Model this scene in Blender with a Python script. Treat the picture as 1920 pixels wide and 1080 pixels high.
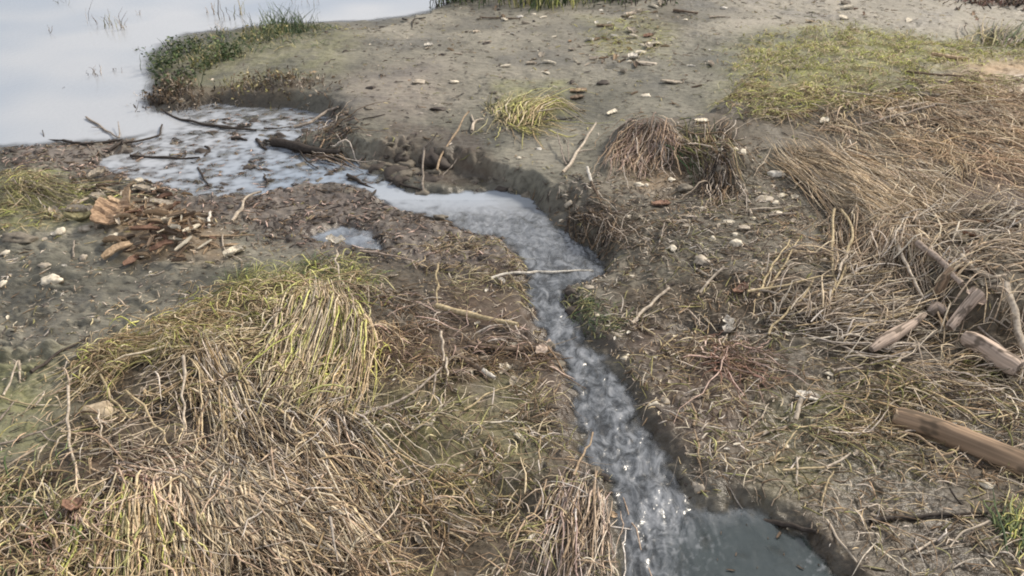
import bpy, math, random
import numpy as np
R = math.radians
random.seed(7)
rng = np.random.default_rng(11)
for o in list(bpy.data.objects): bpy.data.objects.remove(o)
sc = bpy.context.scene
col = sc.collection

# ------------------------------------------------------------------ camera
CAM_H, PITCH, HFOV = 1.60, R(32.0), R(64.0)
cam_d = bpy.data.cameras.new('camera'); cam = bpy.data.objects.new('camera', cam_d); col.objects.link(cam)
cam.location = (0, 0, CAM_H); cam.rotation_euler = (math.pi/2-PITCH, 0, 0)
cam_d.angle = HFOV; cam_d.sensor_width = 36; cam_d.clip_start = .02; cam_d.clip_end = 1000
cam_d.dof.use_dof = True; cam_d.dof.focus_distance = 2.3; cam_d.dof.aperture_fstop = 9
sc.camera = cam
# ------------------------------------------------------------------ light
SUN_EL, SUN_AZ = R(40), R(56)      # azimuth measured from +Y towards +X
w = bpy.data.worlds.new('World'); sc.world = w; w.use_nodes = True
nt = w.node_tree; nt.nodes.clear()
n_out = nt.nodes.new('ShaderNodeOutputWorld'); n_bg = nt.nodes.new('ShaderNodeBackground')
n_sky = nt.nodes.new('ShaderNodeTexSky'); n_sky.sky_type = 'NISHITA'; n_sky.sun_disc = False
n_sky.sun_elevation = SUN_EL; n_sky.sun_rotation = SUN_AZ; n_sky.air_density = 1.0; n_sky.dust_density = 3.0; n_sky.ozone_density = 1.0
# thin broken cloud over the sky
tc = nt.nodes.new('ShaderNodeTexCoord'); mp = nt.nodes.new('ShaderNodeMapping'); mp.inputs['Scale'].default_value = (1, 1, 2.6)
cn = nt.nodes.new('ShaderNodeTexNoise'); cn.inputs['Scale'].default_value = 2.2; cn.inputs['Detail'].default_value = 5
cr = nt.nodes.new('ShaderNodeMapRange'); cr.inputs['From Min'].default_value = .30; cr.inputs['From Max'].default_value = .62
cr.inputs['To Min'].default_value = .35; cr.inputs['To Max'].default_value = .95
mx = nt.nodes.new('ShaderNodeMix'); mx.data_type = 'RGBA'; mx.inputs['B'].default_value = (9.2, 9.3, 9.7, 1)
L = nt.links.new
L(tc.outputs['Generated'], mp.inputs['Vector']); L(mp.outputs[0], cn.inputs['Vector']); L(cn.outputs['Fac'], cr.inputs['Value'])
L(cr.outputs[0], mx.inputs['Factor']); L(n_sky.outputs[0], mx.inputs['A']); L(mx.outputs['Result'], n_bg.inputs['Color'])
L(n_bg.outputs[0], n_out.inputs['Surface']); n_bg.inputs['Strength'].default_value = 0.075
sun_d = bpy.data.lights.new('sun', 'SUN'); sun = bpy.data.objects.new('sun', sun_d); col.objects.link(sun)
sun_d.energy = 3.2; sun_d.angle = R(9); sun_d.color = (1, .90, .76)
sun.rotation_euler = (math.pi/2-SUN_EL, 0, math.pi - SUN_AZ)
sun.location = (0, 0, 20)
sc.view_settings.view_transform = 'Standard'; sc.view_settings.look = 'None'; sc.view_settings.gamma = 1
sc.view_settings.exposure = 0.38; sc.view_settings.use_curve_mapping = False
sc.cycles.filter_width = 1.9; sc.cycles.sample_clamp_direct = 2.0
sc.cycles.max_bounces = 5; sc.cycles.diffuse_bounces = 3; sc.cycles.glossy_bounces = 3

# ------------------------------------------------------------------ noise
def perlin(x, y, seed=0):
    g = np.random.default_rng(seed); perm = g.permutation(256); perm = np.concatenate([perm, perm])
    a = g.random(256)*2*np.pi; gx, gy = np.cos(a), np.sin(a)
    xi = np.floor(x).astype(np.int64); yi = np.floor(y).astype(np.int64); xf = x-xi; yf = y-yi
    xi &= 255; yi &= 255; x1 = (xi+1) & 255; y1 = (yi+1) & 255
    u = xf*xf*xf*(xf*(xf*6-15)+10); v = yf*yf*yf*(yf*(yf*6-15)+10)
    def d(ix, iy, fx, fy):
        h = perm[perm[ix]+iy]; return gx[h]*fx+gy[h]*fy
    n0 = d(xi, yi, xf, yf)*(1-u)+d(x1, yi, xf-1, yf)*u
    n1 = d(xi, y1, xf, yf-1)*(1-u)+d(x1, y1, xf-1, yf-1)*u
    return (n0*(1-v)+n1*v)*1.5
def fbm(x, y, s, octv=4, seed=0, gain=.5):
    t = 0; a = 1; n = 0
    for k in range(octv):
        t = t+a*perlin(x/s+17.3*k, y/s-9.1*k, seed+k); n += a; a *= gain; s *= .5
    return t/n
def sm(a, b, x):
    t = np.clip((x-a)/(b-a), 0, 1); return t*t*(3-2*t)

# ------------------------------------------------------------------ picking points on the ground
F = 960/math.tan(HFOV/2)
def ray(px, py):
    px = np.asarray(px, float); py = np.asarray(py, float)
    a = (px-960)/F; b = -(py-540)/F
    return a, math.cos(PITCH)+b*math.sin(PITCH), -math.sin(PITCH)+b*math.cos(PITCH)
def base(x, y):                     # gentle fall of the shore from the near ground to the water's edge
    return .04*np.clip(3.25-y, 0, 6)
def on_plane(px, py, h=0.0):
    dx, dy, dz = ray(px, py); x = 0; y = 2.0+0*dx; z = base(0, y)+h
    for _ in range(14):
        t = (CAM_H-z)/np.maximum(-dz, 1e-3); x = dx*t; y = dy*t; z = .5*z+.5*(base(x, y)+h)
    return x, y
def poly(pts, h=0.0):
    p = np.array(pts, float); x, y = on_plane(p[:, 0], p[:, 1], h); return np.stack([x, y], 1)
def sdf(P, x, y):                   # signed distance in metres, negative inside
    sh = x.shape; x = x.ravel(); y = y.ravel(); d = np.full(x.shape, 1e9); ins = np.zeros(x.shape, bool); n = len(P)
    for i in range(n):
        ax, ay = P[i]; bx, by = P[(i+1) % n]; ex, ey = bx-ax, by-ay
        t = np.clip(((x-ax)*ex+(y-ay)*ey)/(ex*ex+ey*ey+1e-12), 0, 1)
        d = np.minimum(d, (x-ax-t*ex)**2+(y-ay-t*ey)**2)
        if ay != by:
            c = ((ay > y) != (by > y)) & (x < (bx-ax)*(y-ay)/(by-ay)+ax); ins ^= c
    d = np.sqrt(d); return np.where(ins, -d, d).reshape(sh)

# outlines, traced in the photograph's pixels and laid on the ground
LAKE = poly([(-900, 290), (-300, 278), (0, 274), (70, 270), (130, 268), (205, 264), (262, 258), (320, 240), (330, 222), (296, 206), (276, 188), (284, 168), (282, 140), (275, 112), (300, 84),
             (350, 62), (430, 56), (520, 44), (600, 42), (700, 38), (760, 30), (812, 18), (850, 2), (900, -22), (1000, -60), (1400, -120), (1400, -200), (-900, -200)])
SHAL = poly([(300, 214), (345, 205), (400, 193), (470, 200), (560, 203), (612, 214), (640, 232), (612, 246), (560, 262), (540, 276), (620, 296), (668, 306), (710, 332), (760, 356), (740, 372),
             (700, 352), (640, 344), (560, 348), (500, 362), (440, 372), (360, 368), (300, 352), (230, 330), (180, 312), (190, 296), (250, 285), (240, 268), (290, 250), (310, 232)])
STREAM = poly([(690, 352), (760, 362), (830, 368), (885, 362), (940, 360), (985, 368), (1010, 392), (1030, 420), (1062, 440), (1092, 464), (1120, 480), (1138, 498), (1122, 520), (1085, 530),
               (1058, 545), (1055, 572), (1082, 600), (1102, 640), (1140, 665), (1165, 705), (1195, 740), (1212, 790), (1246, 835), (1278, 880), (1290, 925), (1320, 945), (1380, 935), (1430, 945), (1480, 985),
               (1560, 1040), (1620, 1100), (1700, 1300), (1150, 1300), (1158, 1080), (1150, 1010), (1140, 950), (1128, 905), (1080, 860), (1068, 800), (1062, 740), (1050, 690), (1030, 650), (1018, 615), (1000, 580), (990, 545),
               (1000, 520), (992, 492), (968, 462), (930, 440), (880, 436), (850, 415), (800, 402), (740, 388), (715, 368)])
PUD = poly([(575, 446), (600, 436), (640, 424), (690, 432), (712, 450), (716, 474), (690, 470), (650, 458), (610, 456)])
BRAID = poly([(440, 372), (560, 345), (700, 350), (760, 385), (850, 415), (920, 440), (985, 470), (985, 520), (900, 520), (800, 505), (700, 480), (560, 470), (470, 430), (330, 380)])
FARBANK = poly([(655, 262), (700, 268), (760, 272), (800, 282), (850, 286), (900, 300), (960, 322), (1010, 352), (1075, 362), (1100, 395), (1160, 440), (1200, 470), (1300, 520), (1500, 560), (2100, 640), (3200, 600), (3200, -160),
                (860, -160), (900, -5), (830, 10), (800, 30), (700, 52), (610, 55), (520, 60), (420, 78), (350, 88), (310, 108), (295, 150), (290, 186), (345, 196), (420, 178), (520, 182), (600, 184), (645, 215)], .09)
TERR = poly([(1140, 300), (1160, 265), (1210, 262), (1290, 300), (1330, 322), (1375, 330), (1440, 296), (1500, 300), (1560, 350), (1590, 410), (1650, 470), (1740, 500), (1790, 560), (1900, 580), (2500, 640), (3400, 500),
             (2400, 100), (1800, 95), (1500, 90), (1400, 150), (1340, 215), (1240, 235), (1160, 236)], .16)
LMAT = poly([(140, 690), (240, 640), (370, 590), (520, 545), (600, 530), (700, 560), (820, 610), (900, 690), (940, 780), (1030, 860), (1100, 930), (1130, 1010), (1120, 1400), (-900, 1400), (-600, 900), (60, 850), (130, 780)], .07)
SPIT = poly([(276, 188), (284, 150), (300, 100), (360, 72), (430, 62), (520, 48), (640, 46), (700, 60), (690, 120), (660, 180), (600, 190), (520, 196), (420, 184), (340, 206)])
HUMPS = [(1240, 300, .16, .05), (1170, 300, .10, .03), (600, 560, .14, .035), (440, 630, .18, .02), (330, 440, .22, .04), (215, 420, .12, .03), (90, 480, .07, .03), (40, 345, .16, .04), (330, 175, .13, .04),
         (1380, 545, .1, .02), (1350, 350, .09, .05), (1130, 440, .1, .03), (520, 920, .3, .012), (1340, 250, .08, .03), (1500, 560, .15, .02), (590, 250, .05, .02)]
DIPS = [(780, 300, .05, .05), (880, 335, .07, .04), (1300, 615, .06, .045), (1305, 318, .075, .10), (1240, 395, .05, .03), (1160, 455, .04, .04), (830, 215, .035, .018), (45, 600, .05, .02), (30, 570, .06, .018), (1130, 155, .04, .02), (1450, 810, .08, .02),
        (1000, 630, .04, .03), (1340, 390, .05, .03), (700, 890, .1, .03), (960, 960, .07, .05), (590, 690, .1, .04), (480, 640, .08, .03), (240, 740, .1, .03), (310, 780, .12, .03)]

def height(x, y, fine=True):
    b = base(x, y)
    sl = sdf(LAKE, x, y); ss = sdf(SHAL, x, y); st = sdf(STREAM, x, y); sp = sdf(PUD, x, y); sb = sdf(BRAID, x, y)
    n1 = fbm(x, y, .55, 4, 3); n2 = fbm(x, y*1.3, .13, 3, 21); n3 = fbm(x+.3*n1, y*1.6, .05, 3, 31)
    wob = .03*fbm(x, y, .12, 3, 77)
    h = .030+.02*n1
    fb = sdf(FARBANK, x, y)+wob*1.2; tr = sdf(TERR, x, y)+wob*1.4; lm = sdf(LMAT, x, y)+wob
    bw = .040+.24*sm(.15, .55, x)+.25*sm(-.7, -1.1, x)+.06*sm(.0, .35, fbm(x, y, .3, 2, 83))+.05*sm(.1, .4, n1); h = h+.080*sm(bw, -.8*bw, fb+.055*fbm(x, y, .055, 3, 78)+.05*fbm(x, y, .2, 2, 79))*(.12+.88*sm(-.42, -.2, x/np.maximum(y, 1)))+.02*sm(0, -1.5, fb)
    h = h+.075*sm(.05, -.07, tr)+.03*sm(-.1, -.8, tr)
    h = h+.035*sm(.12, -.2, lm)+.03*n2*sm(0, -.1, lm)+.02*n1*sm(0, -.1, lm)
    for (px, py, r, a) in HUMPS:
        hx, hy = on_plane(px, py, .05); h = h+a*np.exp(-((x-hx)**2+(y-hy)**2)/(r*r))
    for (px, py, r, a) in DIPS:
        hx, hy = on_plane(px, py, .03); h = h-a*np.exp(-(((x-hx)/1.5)**2+(y-hy)**2)/(r*r))
    # lumpy trodden mud
    rough = .35+.65*sm(-.1, .35, fbm(x, y, .8, 2, 55))
    pit = np.clip(n2-.12, 0, 1)
    h = h+.016*n2*rough-.045*pit*rough+.010*n3*rough
    bill = np.abs(fbm(x*1.0+.2*n1, y*1.9, .095, 3, 91))
    h = h+(.050*(bill-.22)*sm(-.1, .3, n2+n1)+.045*np.clip(fbm(x, y*1.7, .17, 3, 93)-.05, 0, 1))*sm(-.28, -.45, x/np.maximum(y, .5))*sm(3.2, 2.7, y)*sm(1.7, 2.0, y)
    rb = sm(.25, -.05, sdf(BRAID, x, y))
    h = np.maximum(h, .009+.006*n2)
    # braided flat: mud bumps just at the water level
    nb = fbm(x, y*1.5, .10, 4, 61); nb2 = fbm(x, y*1.4, .035, 2, 67)
    fl = .006+.016*nb+.010*nb2
    h = h*(1-rb)+(fl+.012)*rb
    k = sm(.05, -.02, ss+wob*.8); h = h*(1-k)+(-.0072+.020*nb+.012*nb2+.006*n1)*k
    k = sm(.03, -.02, sp+wob*.5); h = h*(1-k)+(-.016+.012*nb)*k
    k = sm(.20, -.12, sl+wob*1.5); h = h*(1-k)+(-.02)*k-.25*sm(-.05, -2.5, sl)
    bed = -.026+.022*fbm(x, y, .06, 3, 71)+.010*nb
    k = sm(.055, -.035, st-.010+.030*sm(2.5, 1.9, y)+wob*.9+.020*fbm(x, y, .05, 2, 88)); h = h*(1-k)+bed*k
    if fine:
        h = h+.0022*fbm(x, y*1.2, .02, 3, 101)+.0012*perlin(x/.006, y/.007, 111)
    return b+h

# baked height field for laying things down
GX0, GX1, GY0, GY1, GS = -7.0, 7.0, .6, 13.0, .012
gx = np.arange(GX0, GX1, GS); gy = np.arange(GY0, GY1, GS)
_X, _Y = np.meshgrid(gx, gy, indexing='ij'); HG = height(_X, _Y, False)
def hz(x, y):
    x = np.asarray(x, float); y = np.asarray(y, float)
    u = np.clip((x-GX0)/GS, 0, len(gx)-1.001); v = np.clip((y-GY0)/GS, 0, len(gy)-1.001)
    i = u.astype(int); j = v.astype(int); fu = u-i; fv = v-j
    return (HG[i, j]*(1-fu)+HG[i+1, j]*fu)*(1-fv)+(HG[i, j+1]*(1-fu)+HG[i+1, j+1]*fu)*fv
def at(px, py, up=0.0):
    """the ground point seen at photo pixel (px, py): first hit of the ray, raised by up"""
    dx, dy, dz = ray(px, py); t0 = .9; sh = np.shape(dx)
    dx, dy, dz = (np.atleast_1d(a) for a in (dx, dy+0*dx, dz+0*dx))
    t = np.full(dx.shape, .8); done = np.zeros(dx.shape, bool)
    for k in range(700):
        z = CAM_H+dz*t; g = z-up-hz(dx*t, dy*t)
        done |= g < .001
        t = np.where(done, t, t+np.maximum(g*.55, .002))
        if done.all(): break
    P = np.stack([dx*t, dy*t, CAM_H+dz*t], -1)
    return P.reshape(sh+(3,)) if sh else P[0]
def wlevel(x, y): return base(x, y)

# ------------------------------------------------------------------ object helpers
def tag(o, label=None, cat=None, group=None, kind=None):
    for k, v in (('label', label), ('category', cat), ('group', group), ('kind', kind)):
        if v: o[k] = v
    return o
def link(o, parent=None):
    col.objects.link(o)
    if parent: o.parent = parent
    return o
def np_mesh(name, V, Fq, mat, cols=None, smooth=True, attrs=None):
    me = bpy.data.meshes.new(name); V = np.asarray(V, np.float32); Fq = np.asarray(Fq, np.int32); k = Fq.shape[1]
    me.vertices.add(len(V)); me.vertices.foreach_set('co', V.ravel())
    me.loops.add(Fq.size); me.loops.foreach_set('vertex_index', Fq.ravel())
    me.polygons.add(len(Fq)); me.polygons.foreach_set('loop_start', np.arange(0, Fq.size, k, dtype=np.int32))
    me.polygons.foreach_set('use_smooth', np.full(len(Fq), smooth))
    if cols is not None:
        a = me.color_attributes.new('tint', 'FLOAT_COLOR', 'POINT'); c = np.ones((len(V), 4), np.float32); c[:, :3] = cols; a.data.foreach_set('color', c.ravel())
    for nm, v in (attrs or {}).items():
        a = me.attributes.new(nm, 'FLOAT', 'POINT'); a.data.foreach_set('value', np.asarray(v, np.float32).ravel())
    me.update(calc_edges=True); me.validate()
    if mat: me.materials.append(mat)
    return me
def obj(name, me, parent=None):
    return link(bpy.data.objects.new(name, me), parent)

# ------------------------------------------------------------------ material helpers
def mat_new(name):
    m = bpy.data.materials.new(name); m.use_nodes = True; t = m.node_tree
    return m, t, t.nodes['Principled BSDF']
def N(t, ty, **kw):
    n = t.nodes.new(ty)
    for k, v in kw.items():
        if k in n.inputs: n.inputs[k].default_value = v
        else: setattr(n, k, v)
    return n
def ramp(t, stops):
    n = t.nodes.new('ShaderNodeValToRGB'); e = n.color_ramp.elements
    while len(e) < len(stops): e.new(.5)
    for i, (p, c) in enumerate(stops): e[i].position = p; e[i].color = (*c, 1)
    return n
def mixc(t, f, a, b, blend='MIX'):
    n = t.nodes.new('ShaderNodeMix'); n.data_type = 'RGBA'; n.blend_type = blend
    for s, v in (('Factor', f), ('A', a), ('B', b)):
        if isinstance(v, (float, int)): n.inputs[s].default_value = v
        elif isinstance(v, tuple): n.inputs[s].default_value = (*v, 1)
        else: t.links.new(v, n.inputs[s])
    return n.outputs['Result']
def attr(t, nm): n = t.nodes.new('ShaderNodeAttribute'); n.attribute_name = nm; return n
# ------------------------------------------------------------------ ground sheet
def ground_mat():
    m, t, b = mat_new('river_mud')
    L = t.links.new
    tc = t.nodes.new('ShaderNodeTexCoord').outputs['Object']
    def noise(s, d=4, w=0.0, rough=.55, vec=tc):
        n = N(t, 'ShaderNodeTexNoise', Scale=s, Detail=d, Distortion=w, Roughness=rough); L(vec, n.inputs['Vector']); return n.outputs['Fac']
    mpn = t.nodes.new('ShaderNodeMapping'); mpn.inputs['Scale'].default_value = (1, 2.2, 1); L(tc, mpn.inputs['Vector']); st = mpn.outputs[0]
    g1 = ramp(t, [(.36, (.100, .097, .076)), (.50, (.158, .151, .119)), (.64, (.228, .214, .172))]); L(noise(2.2, 5, .3), g1.inputs[0])
    g2 = ramp(t, [(.35, (.55, .53, .50)), (.5, (1, 1, 1)), (.68, (1.28, 1.26, 1.22))]); L(noise(24, 6, .5, .62, st), g2.inputs[0])
    c = mixc(t, 1.0, g1.outputs[0], g2.outputs[0], 'MULTIPLY')
    # moss/algae, organic litter, pinkish silt and paler far mud each where they lie
    brk = ramp(t, [(.42, (0, 0, 0)), (.58, (1, 1, 1))]); L(noise(9, 5, .4), brk.inputs[0])
    def layer(c, nm, colr, brk_mix):
        a = attr(t, nm).outputs['Fac']; mm = t.nodes.new('ShaderNodeMath'); mm.operation = 'MULTIPLY'; L(a, mm.inputs[0])
        q = N(t, 'ShaderNodeMapRange'); q.inputs['To Min'].default_value = 1-brk_mix; L(brk.outputs[0], q.inputs['Value']); L(q.outputs[0], mm.inputs[1])
        return mixc(t, mm.outputs[0], c, colr)
    lit = ramp(t, [(.3, (.032, .022, .013)), (.5, (.078, .056, .035)), (.7, (.16, .12, .078))]); L(noise(60, 5, .6, .7), lit.inputs[0])
    c = layer(c, 'pale', (.40, .36, .30), .4)
    c = layer(c, 'litter', lit.outputs[0], .25)
    c = layer(c, 'green', (.27, .275, .11), .6)
    c = layer(c, 'pink', (.25, .205, .18), .3)
    c = layer(c, 'tan', (.48, .34, .21), .4)
    c = layer(c, 'rust', (.115, .075, .052), .35)
    wet = attr(t, 'wet').outputs['Fac']
    dk = mixc(t, wet, (1, 1, 1), (.56, .55, .54)); c = mixc(t, 1.0, c, dk, 'MULTIPLY')
    L(c, b.inputs['Base Color'])
    ro = N(t, 'ShaderNodeMapRange'); ro.inputs['To Min'].default_value = .72; ro.inputs['To Max'].default_value = .30; L(wet, ro.inputs['Value']); L(ro.outputs[0], b.inputs['Roughness'])
    b.inputs['Specular IOR Level'].default_value = .5
    bp = N(t, 'ShaderNodeBump', Strength=.42, Distance=.004); L(noise(140, 5, .2, .65), bp.inputs['Height'])
    bp2 = N(t, 'ShaderNodeBump', Strength=.5, Distance=.012); L(noise(38, 4, .3, .6, st), bp2.inputs['Height']); L(bp2.outputs[0], bp.inputs['Normal']); L(bp.outputs[0], b.inputs['Normal'])
    return m
Z_GREEN = [(poly([(1370, 130), (1450, 95), (1600, 85), (1750, 110), (1920, 100), (2200, 130), (2200, 220), (1800, 190), (1700, 230), (1500, 270), (1380, 250)]), .75, .25),
           (poly([(280, 110), (420, 70), (580, 50), (680, 90), (640, 170), (400, 180), (300, 180)]), .28, .15),
           (poly([(-200, 340), (60, 320), (240, 390), (180, 430), (-200, 470)]), .6, .12), (poly([(-300, 720), (100, 690), (130, 760), (110, 850), (-300, 900)]), .6, .1),
           (poly([(930, 190), (1060, 190), (1060, 260), (940, 260)]), .6, .06), (poly([(430, 530), (600, 500), (700, 540), (640, 600), (400, 600)]), .5, .1),
           (poly([(1080, 60), (1260, 80), (1250, 150), (1120, 140)]), .3, .1), (poly([(700, 760), (1000, 700), (1050, 900), (800, 1000), (640, 900)]), .35, .1), (poly([(1400, 760), (1650, 740), (1700, 900), (1450, 950)]), .3, .1)]
Z_PINK = [(BRAID, .8, .1), (poly([(60, 270), (330, 285), (330, 350), (180, 340), (40, 300)]), .7, .08), (poly([(650, 180), (820, 150), (850, 240), (760, 270), (650, 250)]), .45, .2),
          (poly([(990, 520), (1060, 520), (1080, 700), (1080, 860), (1150, 1000), (1110, 1080), (1060, 900), (1030, 700)]), .5, .05), (poly([(960, 640), (1020, 640), (1040, 760), (980, 740)]), .4, .05)]
Z_RUST = [(poly([(960, 480), (1040, 520), (1070, 640), (1090, 860), (1140, 960), (1120, 1090), (1040, 1080), (1040, 860), (980, 700), (800, 640), (820, 560)]), .75, .08), (poly([(1140, 600), (1320, 640), (1420, 700), (1400, 860), (1280, 850), (1180, 700)]), .8, .08),
          (poly([(1700, 400), (1950, 390), (2200, 420), (2200, 540), (1850, 520), (1720, 480)]), .9, .08), (poly([(740, 270), (900, 290), (940, 350), (800, 350), (700, 310)]), .5, .05), (poly([(120, 880), (420, 820), (700, 880), (800, 1100), (100, 1100)]), .5, .1), (poly([(640, 640), (900, 640), (900, 780), (640, 760)]), .5, .08)]
Z_TAN = [(poly([(1780, 190), (1950, 160), (2400, 170), (2400, 420), (1900, 330), (1790, 260)]), .85, .2), (poly([(1180, 340), (1300, 360), (1290, 400), (1180, 400)]), .35, .08), (poly([(190, 380), (400, 400), (420, 500), (270, 500), (180, 440)]), .35, .08)]
Z_PALE = [(poly([(1300, -20), (2200, -20), (2200, 110), (1700, 100), (1350, 90)]), .55, .3), (poly([(650, 60), (1200, 20), (1200, 160), (900, 220), (680, 200)]), .22, .3)]
Z_LIT = [(LMAT, .95, .06), (TERR, .75, .12), (poly([(1140, 560), (1300, 540), (1500, 560), (2200, 620), (2400, 1400), (1640, 1300), (1430, 960), (1280, 900), (1190, 720), (1120, 640)]), .9, .08),
         (poly([(1010, 400), (1130, 360), (1400, 340), (1560, 420), (1650, 560), (1300, 560), (1120, 620), (1060, 560), (1150, 500)]), .5, .1), (poly([(640, 480), (990, 500), (1010, 600), (1060, 700), (1060, 900), (900, 800), (720, 560)]), .85, .06),
         (poly([(190, 370), (420, 380), (440, 500), (260, 510)]), .6, .06), (poly([(780, -30), (1500, -30), (1230, 20), (840, 12)]), .7, .1), (poly([(1820, -30), (2300, -30), (2300, 8), (1830, 8)]), .9, .05), (poly([(268, 196), (380, 180), (600, 180), (560, 200), (345, 214)]), .8, .05),  # the zone by the far shrubs also paints their shadow into the ground colour
         (poly([(1060, 130), (1300, 90), (1280, 20), (1220, 60), (1160, 100)]), .35, .15)]
def zone(Z, x, y, s):
    w = .05*fbm(x, y, .25, 3, s); r = np.zeros(x.shape)
    for P, a, e in Z: r = np.maximum(r, a*sm(e, -e, sdf(P, x, y)+w))
    return r
def build_ground():
    nu, nv = 1000, 1050
    u = np.linspace(-1, 1, nu); u = np.sign(u)*(np.abs(u)+14*np.clip(np.abs(u)-.9, 0, 1)**1.5*8)
    y = .75*np.exp(np.linspace(0, math.log(10.5/.75), nv)); y = np.concatenate([[-40, -10, -2, .1, .45], y, 11+1.35**np.arange(1, 17)])
    U, Y = np.meshgrid(u, y, indexing='ij'); X = U*(.62+.80*np.clip(Y, 0, 200))
    Z = height(X, Y)
    n, mv = X.shape; V = np.stack([X, Y, Z], -1).reshape(-1, 3)
    i = np.arange(n*mv).reshape(n, mv); Q = np.stack([i[:-1, :-1], i[1:, :-1], i[1:, 1:], i[:-1, 1:]], -1).reshape(-1, 4)
    x, yy, z = V.T; hw = z-wlevel(x, yy)
    wetn = fbm(x, yy, .4, 3, 140)
    wet = np.clip(sm(.05, .004, hw)*.9+.65*sm(-.08, .35, wetn)+.3*sm(.2, -.1, sdf(STREAM, x, yy)), 0, 1)
    at_ = dict(wet=wet, green=zone(Z_GREEN, x, yy, 301), pink=zone(Z_PINK, x, yy, 302), tan=zone(Z_TAN, x, yy, 303), pale=zone(Z_PALE, x, yy, 304), litter=zone(Z_LIT, x, yy, 305), rust=zone(Z_RUST, x, yy, 306))
    o = obj('ground', np_mesh('ground', V, Q, ground_mat(), attrs=at_)); tag(o, 'grey brown river mud shore with low banks', kind='structure')
build_ground()

# ------------------------------------------------------------------ water
def water_mat():
    m, t, b = mat_new('silty_water_painted_sky'); L = t.links.new; tc = t.nodes.new('ShaderNodeTexCoord').outputs['Object']
    still = attr(t, 'still').outputs['Fac']; foam = attr(t, 'foam').outputs['Fac']; calm = attr(t, 'calm').outputs['Fac']
    n = N(t, 'ShaderNodeTexNoise', Scale=13.0, Detail=7, Distortion=1.2, Roughness=.68); mq = t.nodes.new('ShaderNodeMapping'); mq.inputs['Scale'].default_value = (1.7, .95, 1); mq.inputs['Rotation'].default_value = (0, 0, -.35); L(tc, mq.inputs['Vector']); L(mq.outputs[0], n.inputs['Vector'])
    r = ramp(t, [(.37, (.016, .018, .020)), (.46, (.065, .073, .082)), (.56, (.16, .172, .19)), (.70, (.29, .305, .33))]); L(n.outputs['Fac'], r.inputs[0])  # grey sky reflection and light and dark ripple streaks painted into the stream colour
    n2 = N(t, 'ShaderNodeTexNoise', Scale=.6, Detail=2); L(tc, n2.inputs['Vector'])
    r2 = ramp(t, [(.4, (.26, .31, .38)), (.6, (.40, .42, .45))]); L(n2.outputs['Fac'], r2.inputs[0])  # pale sky reflection of the still water put into its base colour
    c = mixc(t, calm, r.outputs[0], (.035, .048, .05)); c = mixc(t, still, c, r2.outputs[0]); c = mixc(t, foam, c, (.52, .54, .58))
    L(c, b.inputs['Base Color']); b.inputs['IOR'].default_value = 1.65
    q = N(t, 'ShaderNodeMapRange'); q.inputs['To Min'].default_value = .24; q.inputs['To Max'].default_value = .55; L(foam, q.inputs['Value'])
    kk = t.nodes.new('ShaderNodeMath'); kk.operation = 'MAXIMUM'; L(still, kk.inputs[0]); L(calm, kk.inputs[1]); qm = t.nodes.new('ShaderNodeMix'); L(kk.outputs[0], qm.inputs['Factor']); L(q.outputs[0], qm.inputs['A']); qm.inputs['B'].default_value = .07; L(qm.outputs['Result'], b.inputs['Roughness'])
    L(attr(t, 'cover').outputs['Fac'], b.inputs['Alpha'])
    w = N(t, 'ShaderNodeTexNoise', Scale=30, Detail=3, Distortion=.6); L(tc, w.inputs['Vector'])
    k = t.nodes.new('ShaderNodeMath'); k.operation = 'MAXIMUM'; L(still, k.inputs[0]); L(calm, k.inputs[1])
    q = N(t, 'ShaderNodeMapRange'); q.inputs['To Min'].default_value = .6; q.inputs['To Max'].default_value = .14; L(k.outputs[0], q.inputs['Value'])
    bp = N(t, 'ShaderNodeBump', Distance=.01); L(q.outputs[0], bp.inputs['Strength']); L(w.outputs['Fac'], bp.inputs['Height']); L(bp.outputs[0], b.inputs['Normal'])
    return m
def grid_q(n, m):
    i = np.arange(n*m).reshape(n, m); return np.stack([i[:-1, :-1], i[1:, :-1], i[1:, 1:], i[:-1, 1:]], -1).reshape(-1, 4)
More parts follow.
